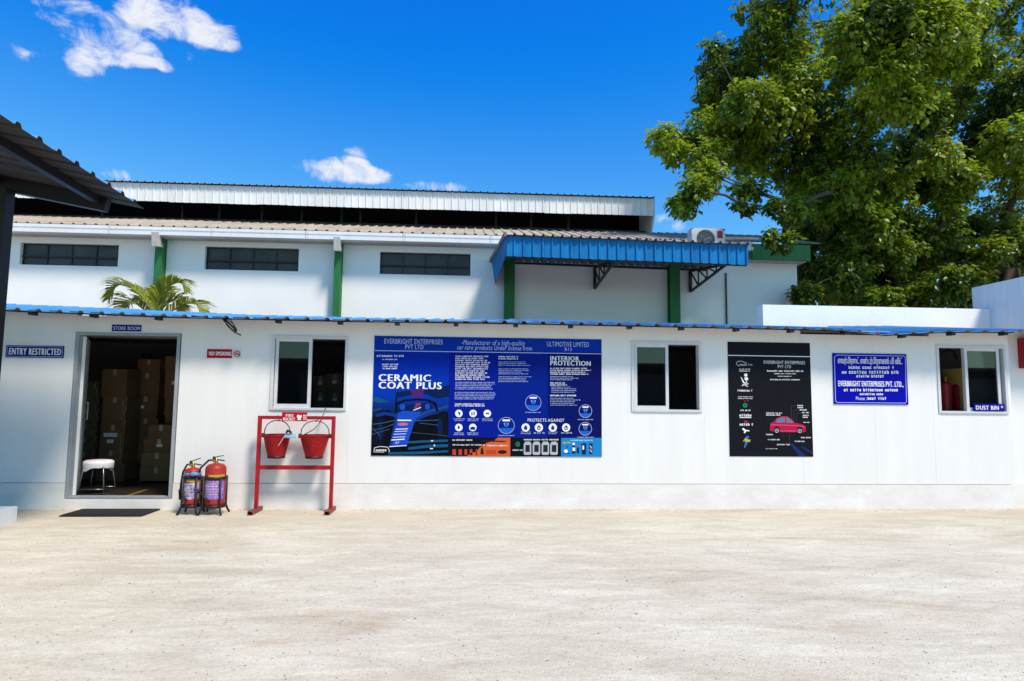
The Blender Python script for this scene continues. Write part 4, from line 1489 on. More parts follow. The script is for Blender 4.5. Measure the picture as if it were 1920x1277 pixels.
m_ = MB(); B.disc(1030, 924, 14, 1, m_, 8); B.rect(1016, 766, 1028, 772, 1, m_); B.rect(1040, 764, 1050, 772, 1, m_); B.disc(1076, 684, 6, 1, m_); tag(m_.build('logo_accent', flat('logo_red', (205, 40, 50)), dp), kind='stuff')
m_ = MB(); B.poly([(1036, 1028), (1056, 1034), (1040, 1060), (1040, 1090), (1022, 1120), (1016, 1118), (1024, 1084), (1016, 1060)], 1, m_); m_.build('logo_streak', flat('logo_blue', (50, 130, 220)), dp)
m_ = MB(); B.poly([(1006, 1072), (1026, 1044), (1040, 1054), (1064, 1058), (1060, 1074), (1034, 1074), (1022, 1064)], 1.5, m_); m_.build('logo_streak', flat('logo_yellow', (225, 195, 60)), dp)
cr_ = flat('print_car_red', (206, 34, 84), .4)
m_ = MB(); B.poly([(1208, 986), (1212, 936), (1240, 922), (1262, 900), (1300, 887), (1344, 888), (1378, 908), (1396, 932), (1450, 942), (1474, 958), (1480, 994), (1462, 1002), (1240, 1000)], 1, m_); m_.build('printed_car', cr_, dp)
m_ = MB(); B.poly([(1254, 922), (1276, 902), (1318, 896), (1322, 928), (1262, 930)], 1.6, m_); B.poly([(1330, 896), (1352, 900), (1382, 926), (1378, 932), (1334, 930)], 1.6, m_); build_each(m_, 'printed_glass', flat('print_glass', (98, 142, 182)), dp)
m_ = MB(); B.line([(1214, 946), (1300, 948), (1420, 952), (1474, 962)], 4, 1.6, m_); B.line([(1252, 908), (1296, 888), (1346, 889)], 4, 1.6, m_); B.line([(1286, 992), (1410, 992)], 4, 1.6, m_); tag(m_.build('printed_highlight', flat('print_pale_red', (240, 120, 150)), dp), kind='stuff')
m_ = MB(); B.disc(1260, 990, 23, 2, m_, 31); B.disc(1432, 992, 23, 2, m_, 31); build_each(m_, 'printed_tyre', c_dark, dp)
m_ = MB(); B.ring(1260, 990, 16, 5, 2.5, m_, 14); B.ring(1432, 992, 16, 5, 2.5, m_, 14); B.disc(1260, 990, 5, 2.5, m_); B.disc(1432, 992, 5, 2.5, m_); tag(m_.build('printed_rim', INK_G, dp), kind='stuff')
m_ = MB()
B.line([(1368, 900), (1368, 806), (1412, 806)], 2.5, 1, m_); B.line([(1388, 910), (1388, 838), (1430, 838)], 2.5, 1, m_); B.line([(1408, 925), (1408, 860), (1446, 860)], 2.5, 1, m_); B.line([(1306, 1010), (1306, 1040)], 2.5, 1, m_); B.line([(1354, 1010), (1354, 1080)], 2.5, 1, m_)
tag(m_.build('pointer_lines', flat('print_dim', (84, 86, 100)), dp), kind='stuff')
m_ = MB(); B.poly([(1360, 1090), (1376, 1084), (1480, 1178), (1430, 1180)], 1, m_); B.poly([(1440, 1110), (1450, 1104), (1534, 1150), (1534, 1170)], 1, m_); build_each(m_, 'blue_streaks', flat('print_streak', (28, 56, 120)), dp)

# --- blue address sign
bs = thing('address_sign', 'blue enamel address board with white border and lettering on the front wall', 'sign', (5.3, -.004, 1.5))
Q8 = [(478, 648), (1030, 655), (1048, 1033), (492, 1028)]
B = Board(Q8, K8, bs, -.0125)
MB().box(B.X0, B.X1, -.012, -.0005, B.Z0, B.Z1).build('sign_plate', flat('sign_blue', (3, 6, 188), .4, .10), bs)
m_ = MB()
bx0, by0, bx1, by1 = 496, 664, 1022, 1020
B.line([(512, 663), (1012, 669), (1022, 680), (1032, 1008), (1024, 1021), (514, 1017), (502, 1004), (492, 676), (512, 663)], 4, 1, m_)
tag(m_.build('border_line', INK_L, bs), kind='stuff')
try:
    B.text('எவர்பிரைட் என்டர்பிரைசஸ் பி லிட்', 518, 680, 992, 736, 1, INK_W, .03)
except Exception:
    pass
m_ = MB()
B.greek(598, 742, 930, 768, 1, 1, m_, .85, seed=90, ragged=0); B.greek(548, 776, 972, 804, 1, 1, m_, .85, seed=91, ragged=0); B.greek(656, 808, 870, 832, 1, 1, m_, .85, seed=92, ragged=0)
B.greek(564, 910, 968, 936, 1, 1, m_, .8, seed=93, ragged=0); B.greek(682, 944, 848, 964, 1, 1, m_, .8, seed=94, ragged=0); B.greek(740, 974, 888, 998, 1, 1, m_, .85, seed=95, ragged=0)
tag(m_.build('small_lettering', INK_W, bs), kind='stuff')
B.text('Phone :', 654, 974, 732, 998, 1, INK_W, .02)
B.text('EVERBRIGHT ENTERPRISES PVT. LTD.,', 522, 860, 1004, 902, 1, INK_W, .04)

# --- entry restricted
K2 = (0, 500, .25052)
es = thing('entry_sign', 'blue sign reading ENTRY RESTRICTED left of the doorway', 'sign', (-5.7, -.004, 1.9))
B = Board([(48, 588), (482, 594), (478, 684), (46, 679)], K2, es, -.0085)
MB().box(B.X0, B.X1, -.008, -.0005, B.Z0, B.Z1).build('sign_plate', flat('sign_navy', (14, 14, 130), .4, .10), es)
m_ = MB(); B.line([(58, 596), (472, 602), (468, 675), (56, 671), (58, 596)], 3, 1, m_); tag(m_.build('border_line', INK_L, es), kind='stuff')
B.text('ENTRY RESTRICTED', 70, 614, 458, 658, 1, INK_W, .045)
# --- room sign above the door
rs_ = thing('room_sign', 'small blue sign fixed above the open doorway', 'sign', (-4.6, -.004, 2.3))
B = Board([(840, 435), (1060, 437), (1058, 486), (840, 483)], K2, rs_, -.0085)
MB().box(B.X0, B.X1, -.008, -.0005, B.Z0, B.Z1).build('sign_plate', flat('sign_navy', (24, 22, 120)), rs_)
B.text('STORE ROOM', 850, 449, 1050, 474, 1, INK_L, .03)
# --- no smoking
ns = thing('no_smoking_sign', 'red and white no smoking sign right of the doorway', 'sign', (-2.9, -.004, 1.9))
B = Board([(1553, 616), (1812, 621), (1808, 688), (1550, 683)], K2, ns, -.0085)
MB().box(B.X0, B.X1, -.008, -.0005, B.Z0, B.Z1).build('sign_plate', mat('sign_white', (.7, .7, .7), .5, .05), ns)
m_ = MB(); B.poly([(1553, 616), (1740, 620), (1738, 686), (1550, 683)], 1, m_); m_.build('red_field', flat('sign_red', (196, 28, 38)), ns)
B.text('NO SMOKING', 1566, 638, 1730, 664, 2, INK_W, .05)
m_ = MB(); B.ring(1775, 654, 26, 6, 1, m_); B.line([(1757, 638), (1793, 670)], 6, 1.6, m_); B.rect(1758, 652, 1794, 660, 1.2, m_); B.line([(1782, 650), (1778, 642), (1786, 636)], 4, 1.2, m_); tag(m_.build('no_smoking_mark', flat('mark_red', (190, 50, 60)), ns), kind='stuff')

# --- dust bin sign on the right window's sash
W3S = -.02
db = thing('dust_bin_sign', 'blue sign reading DUST BIN fixed across the sliding sash', 'sign', (6.9, W3S, 1.2))
B = Board([(1536, 1028), (1758, 1026), (1760, 1078), (1538, 1080)], K8, db, W3S - .0065)
MB().box(B.X0, B.X1, W3S - .006, W3S + .030, B.Z0, B.Z1).build('sign_plate', flat('sign_blue2', (30, 26, 160), .35), db)
B.text('DUST BIN *', 1545, 1038, 1744, 1072, 1, INK_W, .04)

# ------------------------------------------------------------------ bucket stand
FY = -.20
xl, xr = at(484, 865, FY).x, at(623, 867, FY).x
zt = at(557, 780, FY).z
st = thing('bucket_stand', 'red square-tube fire bucket stand standing against the white wall', 'stand', ((xl + xr) / 2, FY, 0))
tb = .043
for x in (xl, xr):
    MB().box(x - tb / 2, x + tb / 2, FY - tb / 2, FY + tb / 2, .05, zt).build('post', M_red, st)
    f_ = MB()
    fy0, fy1 = -.42, -.03
    f_.box(x - .032, x + .032, fy0, fy1, .042, .05).box(x - .032, x + .032, fy0, fy1, .0, .006).box(x - .032, x - .026, fy0, fy1, .006, .042).box(x + .026, x + .032, fy0, fy1, .006, .042)
    f_.box(x - .026, x + .026, fy0 + .03, fy0 + .04, .006, .042, 1)
    f_.build('foot', [M_red2, M_dark], st)
MB().box(xl + tb / 2, xr - tb / 2, FY - tb / 2, FY + tb / 2, zt - tb, zt).build('top_bar', M_red, st)
zm = at(557, 876.5, FY).z
MB().box(xl + tb / 2, xr - tb / 2, FY - tb / 2 + .004, FY + tb / 2 - .004, zm - .026, zm + .026).build('cross_bar', M_red, st)
# red plate
K5 = (320, 760, .25055)
fs = thing('fire_sign', 'small red fire bucket plate on the top bar of the stand', 'sign', (-2.8, FY - .03, 1.2))


class BoardAt(Board):
    def __init__(s, quad, crop, parent, Y, y0, step=.0012):
        s.q, s.parent, s.y0, s.step = quad, parent, y0, step
        tl, tr, br, bl = [at(crop[0] + p[0] * crop[2], crop[1] + p[1] * crop[2], Y) for p in quad]
        s.X0, s.X1 = (tl.x + bl.x) / 2, (tr.x + br.x) / 2
        s.Z1, s.Z0 = (tl.z + tr.z) / 2, (bl.z + br.z) / 2


yp = FY - tb / 2 - .008
B = BoardAt([(833, 49), (1022, 54), (1020, 121), (831, 116)], K5, fs, yp, yp - .0005)
MB().box(B.X0, B.X1, yp, yp + .0075, B.Z0, B.Z1).build('sign_plate', flat('plate_red', (214, 30, 40)), fs)
B.text('FIRE', 862, 66, 918, 84, 1, INK_W, .03)
B.text('BUCKET', 842, 92, 930, 112, 1, INK_W, .04)
m_ = MB(); B.poly([(946, 74), (962, 70), (966, 80), (980, 72), (982, 90), (972, 96), (978, 110), (948, 110), (954, 96), (944, 90)], 1, m_); B.greek(992, 68, 1014, 112, 3, 1, m_, .8, seed=99, ragged=.1); tag(m_.build('fire_mark', INK_W, fs), kind='stuff')


def bucket(cx, ztop, zbot, r1, r0, label, zhook, mark=False):
    b = thing('fire_bucket', label, 'bucket', (cx, FY, zbot), 'red fire buckets')
    c = (cx, FY, 0)
    m_ = MB()
    h = ztop - zbot
    m_.lathe(c, [(0.001, zbot - .018), (r0 * .6, zbot - .014), (r0 * .95, zbot), (r0, zbot + .01), (r0 + (r1 - r0) * .5, zbot + h * .5), (r1, ztop)], 30)
    m_.lathe(c, [(r1 - .004, ztop), (r0 + (r1 - r0) * .5 - .004, zbot + h * .5), (r0 - .004, zbot + .012), (.001, zbot + .012)], 30, 1)
    m_.build('body', [M_bucket, M_bucket_in], b)
    rm = MB()
    rm.tube([(cx + r1 * math.cos(2 * math.pi * i / 30), FY + r1 * math.sin(2 * math.pi * i / 30), ztop) for i in range(31)], .007, 6, cap=False)
    rm.build('rim', M_bucket, b)
    base = MB()
    base.lathe(c, [(r0 * .9, zbot - .012), (r0 * 1.02, zbot - .010), (r0 * 1.035, zbot + .016), (r0 * 1.0, zbot + .017)], 30)
    base.build('base_ring', M_black, b)
    hd_ = MB()
    n_ = 22
    rr = r1 * .95
    hh = zhook - ztop - .02
    pts = [(cx - rr - .01, FY, ztop - .01)]
    for i in range(n_ + 1):
        a = math.pi * (1 - i / n_)
        pts.append((cx + rr * math.cos(a), FY, ztop + .02 + hh * math.sin(a) ** .9 if math.sin(a) > 0 else ztop + .02))
    pts.append((cx + rr + .01, FY, ztop - .01))
    hd_.tube(pts, .0065, 6)
    hd_.build('handle', M_wire, b)
    for s_ in (-1, 1):
        MB().box(cx + s_ * (r1 + .002) - .018, cx + s_ * (r1 + .002) + .018, FY - .012, FY + .012, ztop - .035, ztop + .018).build('ear', M_bucket_in, b)
    hk = MB()
    hk.tube([(cx, FY, zhook - .012), (cx + .022, FY - .004, zhook - .005), (cx + .024, FY, zhook + .02), (cx + .004, FY, zhook + .04), (cx, FY, zhook + .065)], .005, 6)
    hk.build('hook', M_wire, b)
    if mark:
        mk = MB()
        zc = zbot + h * .36
        rr_ = r0 + (r1 - r0) * .36
        for rad in (.055,):
            mk.tube([(cx - .005 + rad * math.cos(2 * math.pi * i / 20), FY - math.sqrt(max(rr_ ** 2 - (rad * math.cos(2 * math.pi * i / 20)) ** 2, 0)) - .001 - (r1 - r0) * (rad * math.sin(2 * math.pi * i / 20)) / h, zc + rad * math.sin(2 * math.pi * i / 20)) for i in range(21)], .0045, 5, cap=False)
        mk.build('embossed_ring', M_bucket, b)
    return b


zr, zbt = at(519, 815, FY).z, at(519, 857, FY).z
bucket(at(519, 830, FY).x, zr, zbt, .168, .105, 'red fire bucket with blue scoop clipped to its rim, on the stand', at(519, 788, FY).z)
bucket(at(590, 830, FY).x, zr - .005, zbt - .002, .185, .108, 'red fire bucket with a raised ring mark and stiff wire, on the stand', at(590, 789, FY).z, True)
# loose wire from the window to the right bucket
wr = MB()
pts = [at(611, 764, -.01), at(608, 772, -.06), at(604, 784, -.12), at(597, 796, -.2), at(590, 804, -.22), at(580, 810, -.2), at(570, 815, -.18)]
wr.tube(pts, .006, 6)
tag(wr.build('loose_wire', M_wire), 'grey wire hanging from the window down into the right fire bucket', 'wire')
# scoop with black clip on the left bucket
sc = thing('blue_scoop', 'pale blue plastic scoop with black clip at the rim of the left bucket', 'scoop', (at(540, 815, FY).x, FY - .1, 1))
M_scoop = mat('scoop_blue', (0.20, 0.42, 0.62), .4, .15, 9)
m_ = MB()
yq = FY - .12
a = at(534, 816, yq)
m_.add([a + Vector((0, -.03, -.012)), a + Vector((.15, -.03, -.022)), a + Vector((.13, .04, .012)), a + Vector((0, .04, .012)),
        a + Vector((0, -.03, -.030)), a + Vector((.15, -.03, -.034)), a + Vector((.13, .04, -.006)), a + Vector((0, .04, -.008))],
       [(0, 1, 2, 3), (7, 6, 5, 4), (0, 4, 5, 1), (1, 5, 6, 2), (2, 6, 7, 3), (3, 7, 4, 0)])
m_.build('blade', M_scoop, sc)
m_ = MB(); a, b = at(535, 815, yq - .03), at(522, 836, yq - .045)
m_.bar(a, b, .02, .008); m_.build('handle', mat('pale_stick', (.5, .42, .40), .6, .15, 9), sc)
m_ = MB(); a = at(541, 812, yq)
m_.tube([a + Vector((-.03, 0, .0)), a + Vector((-.012, 0, .028)), a + Vector((.014, 0, .02)), a + Vector((.04, 0, .006))], [.012, .018, .016, .008], 8); m_.build('clip', M_black, sc)


# ------------------------------------------------------------------ fire extinguishers in their stands
def extinguisher(cx, cy, r, z0, zsh, ztop, label, purple, hose_side, hr=1.0):
    e = thing('fire_extinguisher', label, 'fire extinguisher', (cx, cy, z0), 'fire extinguishers by the doorway')
    c = (cx, cy, 0)
    m_ = MB()
    H = zsh - z0
    m_.lathe(c, [(.001, z0 + .01), (r * .8, z0), (r * .97, z0 + .015), (r, z0 + .035), (r, zsh - r * .55), (r * .93, zsh - r * .28), (r * .72, zsh - r * .08), (r * .4, zsh), (r * .22, zsh + .008), (.001, zsh + .01)], 28)
    m_.build('cylinder', M_ext, e)
    lab = MB()
    lab.lathe(c, [(r + .0015, z0 + H * .16), (r + .0015, z0 + H * .62)], 20, 0, R(200), R(345))
    lab.build('label_wrap', purple, e)
    top = MB()
    top.lathe(c, [(r + .002, z0 + H * .63), (r + .002, z0 + H * .75)], 20, 0, R(250), R(345))
    top.build('label_band', mat('label_yellow', (.62, .36, .02), .4, .25, 20), e)
    # marks on the label
    mk = MB()
    rd = random.Random(int(cx * 100))
    z_ = z0 + H * .20
    while z_ < z0 + H * .59:
        hh = rd.choice((.006, .006, .009, .016))
        an = 216 + rd.uniform(0, 14)
        while an < 318 + rd.uniform(-20, 10):
            da = rd.uniform(5, 16)
            rr = r + .003
            a_, b_ = R(an), R(an + da)
            mk.add([(cx + rr * math.cos(a_), cy + rr * math.sin(a_), z_), (cx + rr * math.cos(b_), cy + rr * math.sin(b_), z_), (cx + rr * math.cos(b_), cy + rr * math.sin(b_), z_ + hh), (cx + rr * math.cos(a_), cy + rr * math.sin(a_), z_ + hh)], [(0, 1, 2, 3)])
            an += da + rd.uniform(3, 7)
        z_ += hh + rd.uniform(.008, .016)
    tag(mk.build('label_marks', mat('label_pale', (.72, .62, .55), .5, .3, 40), e), kind='stuff')
    v = MB()
    v.lathe((cx, cy, 0), [(.02, zsh), (.022, zsh + .02), (.016, zsh + .03), (.016, zsh + .07), (.001, zsh + .072)], 12)
    v.build('valve', M_brass, e)
    h_ = MB()
    h_.bar((cx - .03, cy, zsh + .055), (cx + .10, cy - .01, zsh + .035), .022, .012)
    h_.bar((cx - .035, cy, zsh + .075), (cx + .085, cy - .01, ztop), .022, .010)
    h_.bar((cx - .035, cy, zsh + .05), (cx - .03, cy, zsh + .085), .022, .02)
    h_.build('lever', M_black, e)
    hs_ = MB()
    s_ = hose_side
    hs_.tube([(cx + s_ * .016, cy, zsh + .045), (cx + s_ * (r * .7), cy - .02, zsh + .04), (cx + s_ * (r + .05 * hr), cy - .03, zsh - .05), (cx + s_ * (r + .10 * hr), cy - .04, zsh - .2), (cx + s_ * (r + .10 * hr), cy - .05, zsh - .38), (cx + s_ * (r + .03), cy - r * .7, z0 + .18), (cx + s_ * r * .1, cy - r - .02, z0 + .06)], .012, 8)
    hs_.build('hose', M_cable, e)
    gz_ = MB()
    gz_.tube([(cx - .022, cy - .012, zsh + .035), (cx - .022, cy - .03, zsh + .035)], .018, 12)
    gz_.build('gauge', M_brass, e)
    return e


def ext_stand(cx, cy, r, hgt, label):
    s_ = thing('extinguisher_stand', label, 'stand', (cx, cy, 0), 'black extinguisher stands')
    for zz, nm in ((hgt, 'top_hoop'), (.10, 'base_hoop')):
        m_ = MB()
        m_.lathe((cx, cy, 0), [(r, zz - .016), (r + .006, zz - .016), (r + .006, zz + .016), (r, zz + .016), (r, zz - .016)], 28)
        m_.build(nm, M_black, s_)
    for a in (225, 315, 45, 135):
        ca, sa = math.cos(R(a)), math.sin(R(a))
        m_ = MB()
        rr = r + .014
        pts = [(cx + (rr + .05) * ca, cy + (rr + .05) * sa, .006), (cx + (rr + .02) * ca, cy + (rr + .02) * sa, .05), (cx + rr * ca, cy + rr * sa, .11), (cx + rr * ca, cy + rr * sa, hgt + .012)]
        m_.tube(pts, .013, 6)
        m_.build('leg', M_black, s_)
    m_ = MB()
    m_.bar((cx - r, cy, .095), (cx + r, cy, .095), .03, .008)
    m_.bar((cx, cy - r, .087), (cx, cy + r, .087), .03, .008)
    m_.build('cross_plate', M_black, s_)


EY = -.30
M_purple = mat('purple_label', (0.16, 0.06, 0.42), .35, .35, 14, col2=(.30, .14, .50))
M_wlabel = mat('white_purple_label', (0.42, 0.42, 0.60), .35, .5, 10, col2=(.09, .06, .30), contrast=(.45, .55))
cx2 = at(404, 900, EY).x
extinguisher(cx2, EY, .122, .105, at(404, 869, EY).z, at(413, 854, EY).z, 'taller red extinguisher with yellow band and purple label, by the wall', M_purple, -1)
ext_stand(cx2, EY, .130, at(404, 895, EY).z, 'black steel stand under the taller extinguisher')
cx1 = at(361, 900, EY).x
extinguisher(cx1, EY, .094, .115, at(361, 877, EY).z, at(368, 859, EY).z, 'shorter red extinguisher with blue tie and white label, nearest the doorway', M_wlabel, -1, .25)
ext_stand(cx1, EY, .102, at(361, 895, EY).z, 'black steel stand under the shorter extinguisher')
ext1 = [o for o in bpy.data.objects if o.name.startswith('fire_extinguisher') and 'shorter' in o.get('label', '')][0]
bt = MB()
bz = at(361, 889, EY).z
bt.lathe((cx1, EY, 0), [(.096, bz - .012), (.101, bz - .004), (.102, bz + .012), (.097, bz + .022)], 20, 0, R(190), R(370))
p = Vector((cx1 + .055, EY - .10, bz + .002))
bt.tube([p + Vector((-.05, .0, .0)), p + Vector((-.01, -.01, .012)), p + Vector((.03, .01, .008)), p + Vector((.05, .03, -.004))], [.014, .026, .024, .012], 8)
bt.build('blue_tie', mat('tie_blue', (.08, .32, .62), .5, .3, 30), ext1)

# ------------------------------------------------------------------ door mat
pts = [on_ground(160, 955.5), on_ground(302, 956.5), on_ground(262, 969.5), on_ground(110, 969)]
m_ = MB()
y1 = -.03
y0 = (pts[2].y + pts[3].y) / 2
xl_, xr_ = (pts[0].x + pts[3].x) / 2, (pts[1].x + pts[2].x) / 2
m_.box(xl_, xr_, y0, y1, .001, .016)
ny, nx = 10, 60
mt = m_.build('door_mat', M_rubber)
tag(mt, 'black ribbed rubber mat on the ground before the doorway', 'mat')
rbm = MB()
for i in range(40):
    x = xl_ + .02 + (xr_ - xl_ - .04) * i / 39
    rbm.box(x - .008, x + .008, y0 + .02, y1 - .02, .0161, .022)
rr_ = rbm.build('rubber_ribs', M_rubber, mt)

# ------------------------------------------------------------------ stool in the doorway
SY = .36
sa, sb_ = at(158, 868, SY), at(212, 868, SY)
scx, shw = (sa.x + sb_.x) / 2, (sb_.x - sa.x) / 2
sz_ = at(185, 862, SY).z
stl = thing('stool', 'white seated steel-legged stool standing just inside the doorway', 'stool', (scx, SY, FZ))
m_ = MB()
n_ = 28
prof = [(.0, sz_ - .005), (.55, sz_), (.85, sz_ - .006), (.98, sz_ - .02), (1.0, sz_ - .045)]
for r_, z in prof:
    for j in range(n_):
        a = 2 * math.pi * j / n_
        m_.v.append((scx + r_ * shw * math.cos(a), SY + r_ * shw * .9 * math.sin(a), z))
rd = random.Random(5)
for j in range(n_):
    a = 2 * math.pi * j / n_
    lobe = .055 + .055 * max(0, math.cos(2 * (a - R(45)))) ** 2 + rd.uniform(-.008, .008)
    m_.v.append((scx + (.93 + rd.uniform(-.02, .02)) * shw * math.cos(a), SY + .93 * shw * .9 * math.sin(a), sz_ - .045 - lobe))
for i in range(len(prof)):
    for j in range(n_):
        j2 = (j + 1) % n_
        m_.f.append((i * n_ + j, (i + 1) * n_ + j, (i + 1) * n_ + j2, i * n_ + j2)); m_.m.append(0); m_.sm.append(True)
m_.build('seat', M_seat, stl)
for sx_ in (-1, 1):
    for sy_ in (-1, 1):
        MB().tube([(scx + sx_ * shw * .62, SY + sy_ * shw * .55, sz_ - .03), (scx + sx_ * shw * .92, SY + sy_ * shw * .78, FZ + .012)], .0085, 8).build('leg', M_chrome, stl)
        MB().tube([(scx + sx_ * shw * .92, SY + sy_ * shw * .78, FZ), (scx + sx_ * shw * .915, SY + sy_ * shw * .776, FZ + .03)], .012, 8).build('leg_cap', M_black, stl)
for sy_ in (-1, 1):
    MB().tube([(scx - shw * .87, SY + sy_ * shw * .745, FZ + .08), (scx + shw * .87, SY + sy_ * shw * .745, FZ + .08)], .007, 6).build('stretcher', M_chrome, stl)


# ------------------------------------------------------------------ cardboard boxes in the store
K9 = (120, 610, .274)


def carton(x0, y0, x1, y1, Y, depth, label, m=M_card, seams=True, stickers=(), group='cardboard boxes stacked in the store', film=False):
    a = at(K9[0] + x0 * K9[2], K9[1] + (y0 + y1) / 2 * K9[2], Y)
    b = at(K9[0] + x1 * K9[2], K9[1] + (y0 + y1) / 2 * K9[2], Y)
    zt_ = at(K9[0] + (x0 + x1) / 2 * K9[2], K9[1] + y0 * K9[2], Y).z
    zb_ = at(K9[0] + (x0 + x1) / 2 * K9[2], K9[1] + y1 * K9[2], Y).z
    zb_ = max(zb_, FZ + .001)
    box_carton(a.x, b.x, Y, depth, zb_, zt_, label, m, stickers, group, film)


def box_carton(xa, xb, Y, depth, zb_, zt_, label, m, stickers, group, film):
    t = thing('cardboard_box', label, 'box', ((xa + xb) / 2, Y + depth / 2, zb_), group)
    ca = random.uniform(-.03, .03)
    g_ = .004
    body = MB()
    body.box(xa + g_, xb - g_, Y, Y + depth, zb_ + .002, zt_ - .004)
    o = body.build('carton', m, t)
    t.rotation_euler.z = ca * .6
    tp = MB()
    xm = (xa + xb) / 2
    tp.box(xm - .025, xm + .025, Y - .0015, Y - .0003, zt_ - .09, zt_ - .004)
    tp.build('tape', M_tape, t)
    fl = MB()
    fl.box(xa + g_, xb - g_, Y - .001, Y + depth, zt_ - .0038, zt_ - .001)
    fl.build('flap', m, t)
    for (u, v, ww, hh) in stickers:
        s_ = MB()
        s_.box(xa + (xb - xa) * u, xa + (xb - xa) * (u + ww), Y - .003, Y - .0008, zb_ + (zt_ - zb_) * v, zb_ + (zt_ - zb_) * (v + hh))
        s_.build('label', M_paper, t)
    if film:
        s_ = MB()
        rd = random.Random(int(xa * 50 + zb_ * 90))
        for i in range(6):
            x = xb - g_ - rd.uniform(0, .07)
            z = zb_ + (zt_ - zb_) * i / 6
            s_.box(x - .004, x + .004, Y - .004, Y - .001, z, z + (zt_ - zb_) * rd.uniform(.08, .2))
        tag(s_.build('film_crease', M_tape, t), kind='stuff')


B1 = 1.62
LB = 'cardboard box, {} of the {} stack inside the doorway'
for i, (a, b, c, d, stick, film) in enumerate([(255, 300, 428, 490, (), False), (258, 490, 425, 680, (), True), (246, 680, 415, 855, ((.15, .52, .55, .16), (.30, .28, .26, .14)), True), (236, 855, 402, 945, (), True), (215, 945, 414, 1068, (), False)]):
    carton(a, b, c, d, B1, .5, LB.format(('topmost', 'second from the top', 'one with two white labels', 'second from the floor', 'lowest')[i], 'middle'), M_card, True, stick, film=film)
for i, (a, b, c, d) in enumerate([(500, 232, 660, 325), (480, 325, 655, 485), (470, 485, 640, 635), (466, 635, 640, 778), (466, 778, 640, 900), (478, 900, 640, 1060)]):
    carton(a, b, c, d, B1 + .45, .5, LB.format(('topmost', 'second from the top', 'third from the top', 'third from the floor', 'second from the floor', 'lowest')[i], 'tall rear'), M_card, True, ((.25, .45, .2, .12),) if i == 2 else (), film=i == 3)
for i, (a, b, c, d) in enumerate([(575, 680, 748, 780), (547, 778, 748, 872), (527, 872, 742, 970), (516, 970, 735, 1066)]):
    carton(a, b, c, d, B1 - .12, .5, LB.format(('topmost', 'one with a small white label', 'second from the floor', 'lowest')[i], 'low front'), M_card2 if i > 1 else M_card, True, ((.42, .42, .2, .2),) if i == 1 else ())
for i, (a, b, c, d) in enumerate([(690, 210, 860, 310), (688, 310, 860, 500), (688, 500, 860, 585), (680, 585, 860, 612), (690, 612, 860, 672)]):
    carton(a, b, c, d, B1 + .1, .5, LB.format(('topmost', 'tall labelled second', 'middle', 'thin flattened', 'lowest')[i], 'upper right'), M_card, True, ((.28, .5, .2, .12),) if i == 1 else ())
carton(700, 672, 880, 1066, B1 + .42, .5, 'tall plain cardboard box behind the low front stack', M_card)
for i, (a, b, c, d) in enumerate([(60, 385, 240, 565), (50, 565, 235, 670), (50, 670, 230, 762), (45, 762, 225, 865), (40, 865, 215, 1066)]):
    carton(a, b, c, d, B1 + .25, .5, 'film wrapped carton, {} in the dim stack beside the open door'.format(('topmost', 'second', 'middle', 'fourth', 'lowest')[i]), M_wrap, film=True, group='film wrapped cartons in the store')
# crumpled film bundle on the tall rear stack
bd = MB()
rd = random.Random(3)
for i in range(9):
    c = at(K9[0] + rd.uniform(515, 615) * K9[2], K9[1] + 222 * K9[2], B1 + .6)
    bd.tube([(c.x - .06, B1 + .6 + rd.uniform(-.1, .1), c.z - .02), (c.x, B1 + .6 + rd.uniform(-.1, .1), c.z + rd.uniform(.0, .05)), (c.x + .06, B1 + .6, c.z - .02)], [.02, .035, .015], 6)
tag(bd.build('film_bundle', M_cable), 'black crumpled bundle lying on the tall rear box stack', 'bundle')

# dim shelf boxes seen through the left window, cartons behind the right pane, red cylinders
for i, (x0, x1, y0, y1) in enumerate(((586, 612, 705, 735), (612, 640, 700, 735), (588, 614, 735, 765), (614, 642, 735, 765))):
    a, b = at(x0, 740, 1.5), at(x1, 740, 1.5)
    box_carton(a.x, b.x, 1.5, .4, at(600, y1, 1.5).z, at(600, y0, 1.5).z, ('dark upper left carton', 'dark upper right carton', 'dark lower left carton', 'dark lower right carton')[i] + ' on the shelf behind the left window', M_wrap, ((.35, .45, .3, .2),), 'cartons behind the left window', False)
shl = thing('storage_shelf', 'dim steel shelf holding cartons behind the left window', 'shelf', (-2.2, 1.7, FZ))
a, b = at(580, 766, 1.5), at(650, 766, 1.5)
zs = at(600, 766, 1.5).z
MB().box(a.x, b.x + .2, 1.45, 1.95, zs - .03, zs - .001).build('shelf_board', M_acgrey, shl)
for x in (a.x + .02, b.x + .18):
    for y in (1.47, 1.93):
        MB().box(x - .02, x + .02, y - .02, y + .02, FZ, zs - .03).build('leg', M_acgrey, shl)
YB = .22
a, b = at(1822, 710, YB), at(1900, 710, YB)
M_ochre = mat('ochre_carton', (0.70, 0.44, 0.11), .7, .2, 3)
box_carton(a.x - .05, b.x + .1, YB, .5, .9, at(1850, 690, YB).z, 'large ochre carton behind the dust bin window pane', M_ochre, ((.35, .78, .35, .06),), 'cartons behind the right window', False)
tbx = thing('store_table', 'dark table under the cylinders behind the right window', 'table', (6.7, .6, FZ))
MB().box(5.6, XR - .01, .2, 1.2, .86, .895).build('table_top', M_acgrey, tbx)
for x in (5.65, XR - .06):
    for y in (.25, 1.15):
        MB().box(x - .02, x + .02, y - .02, y + .02, FZ, .86).build('leg', M_acgrey, tbx)


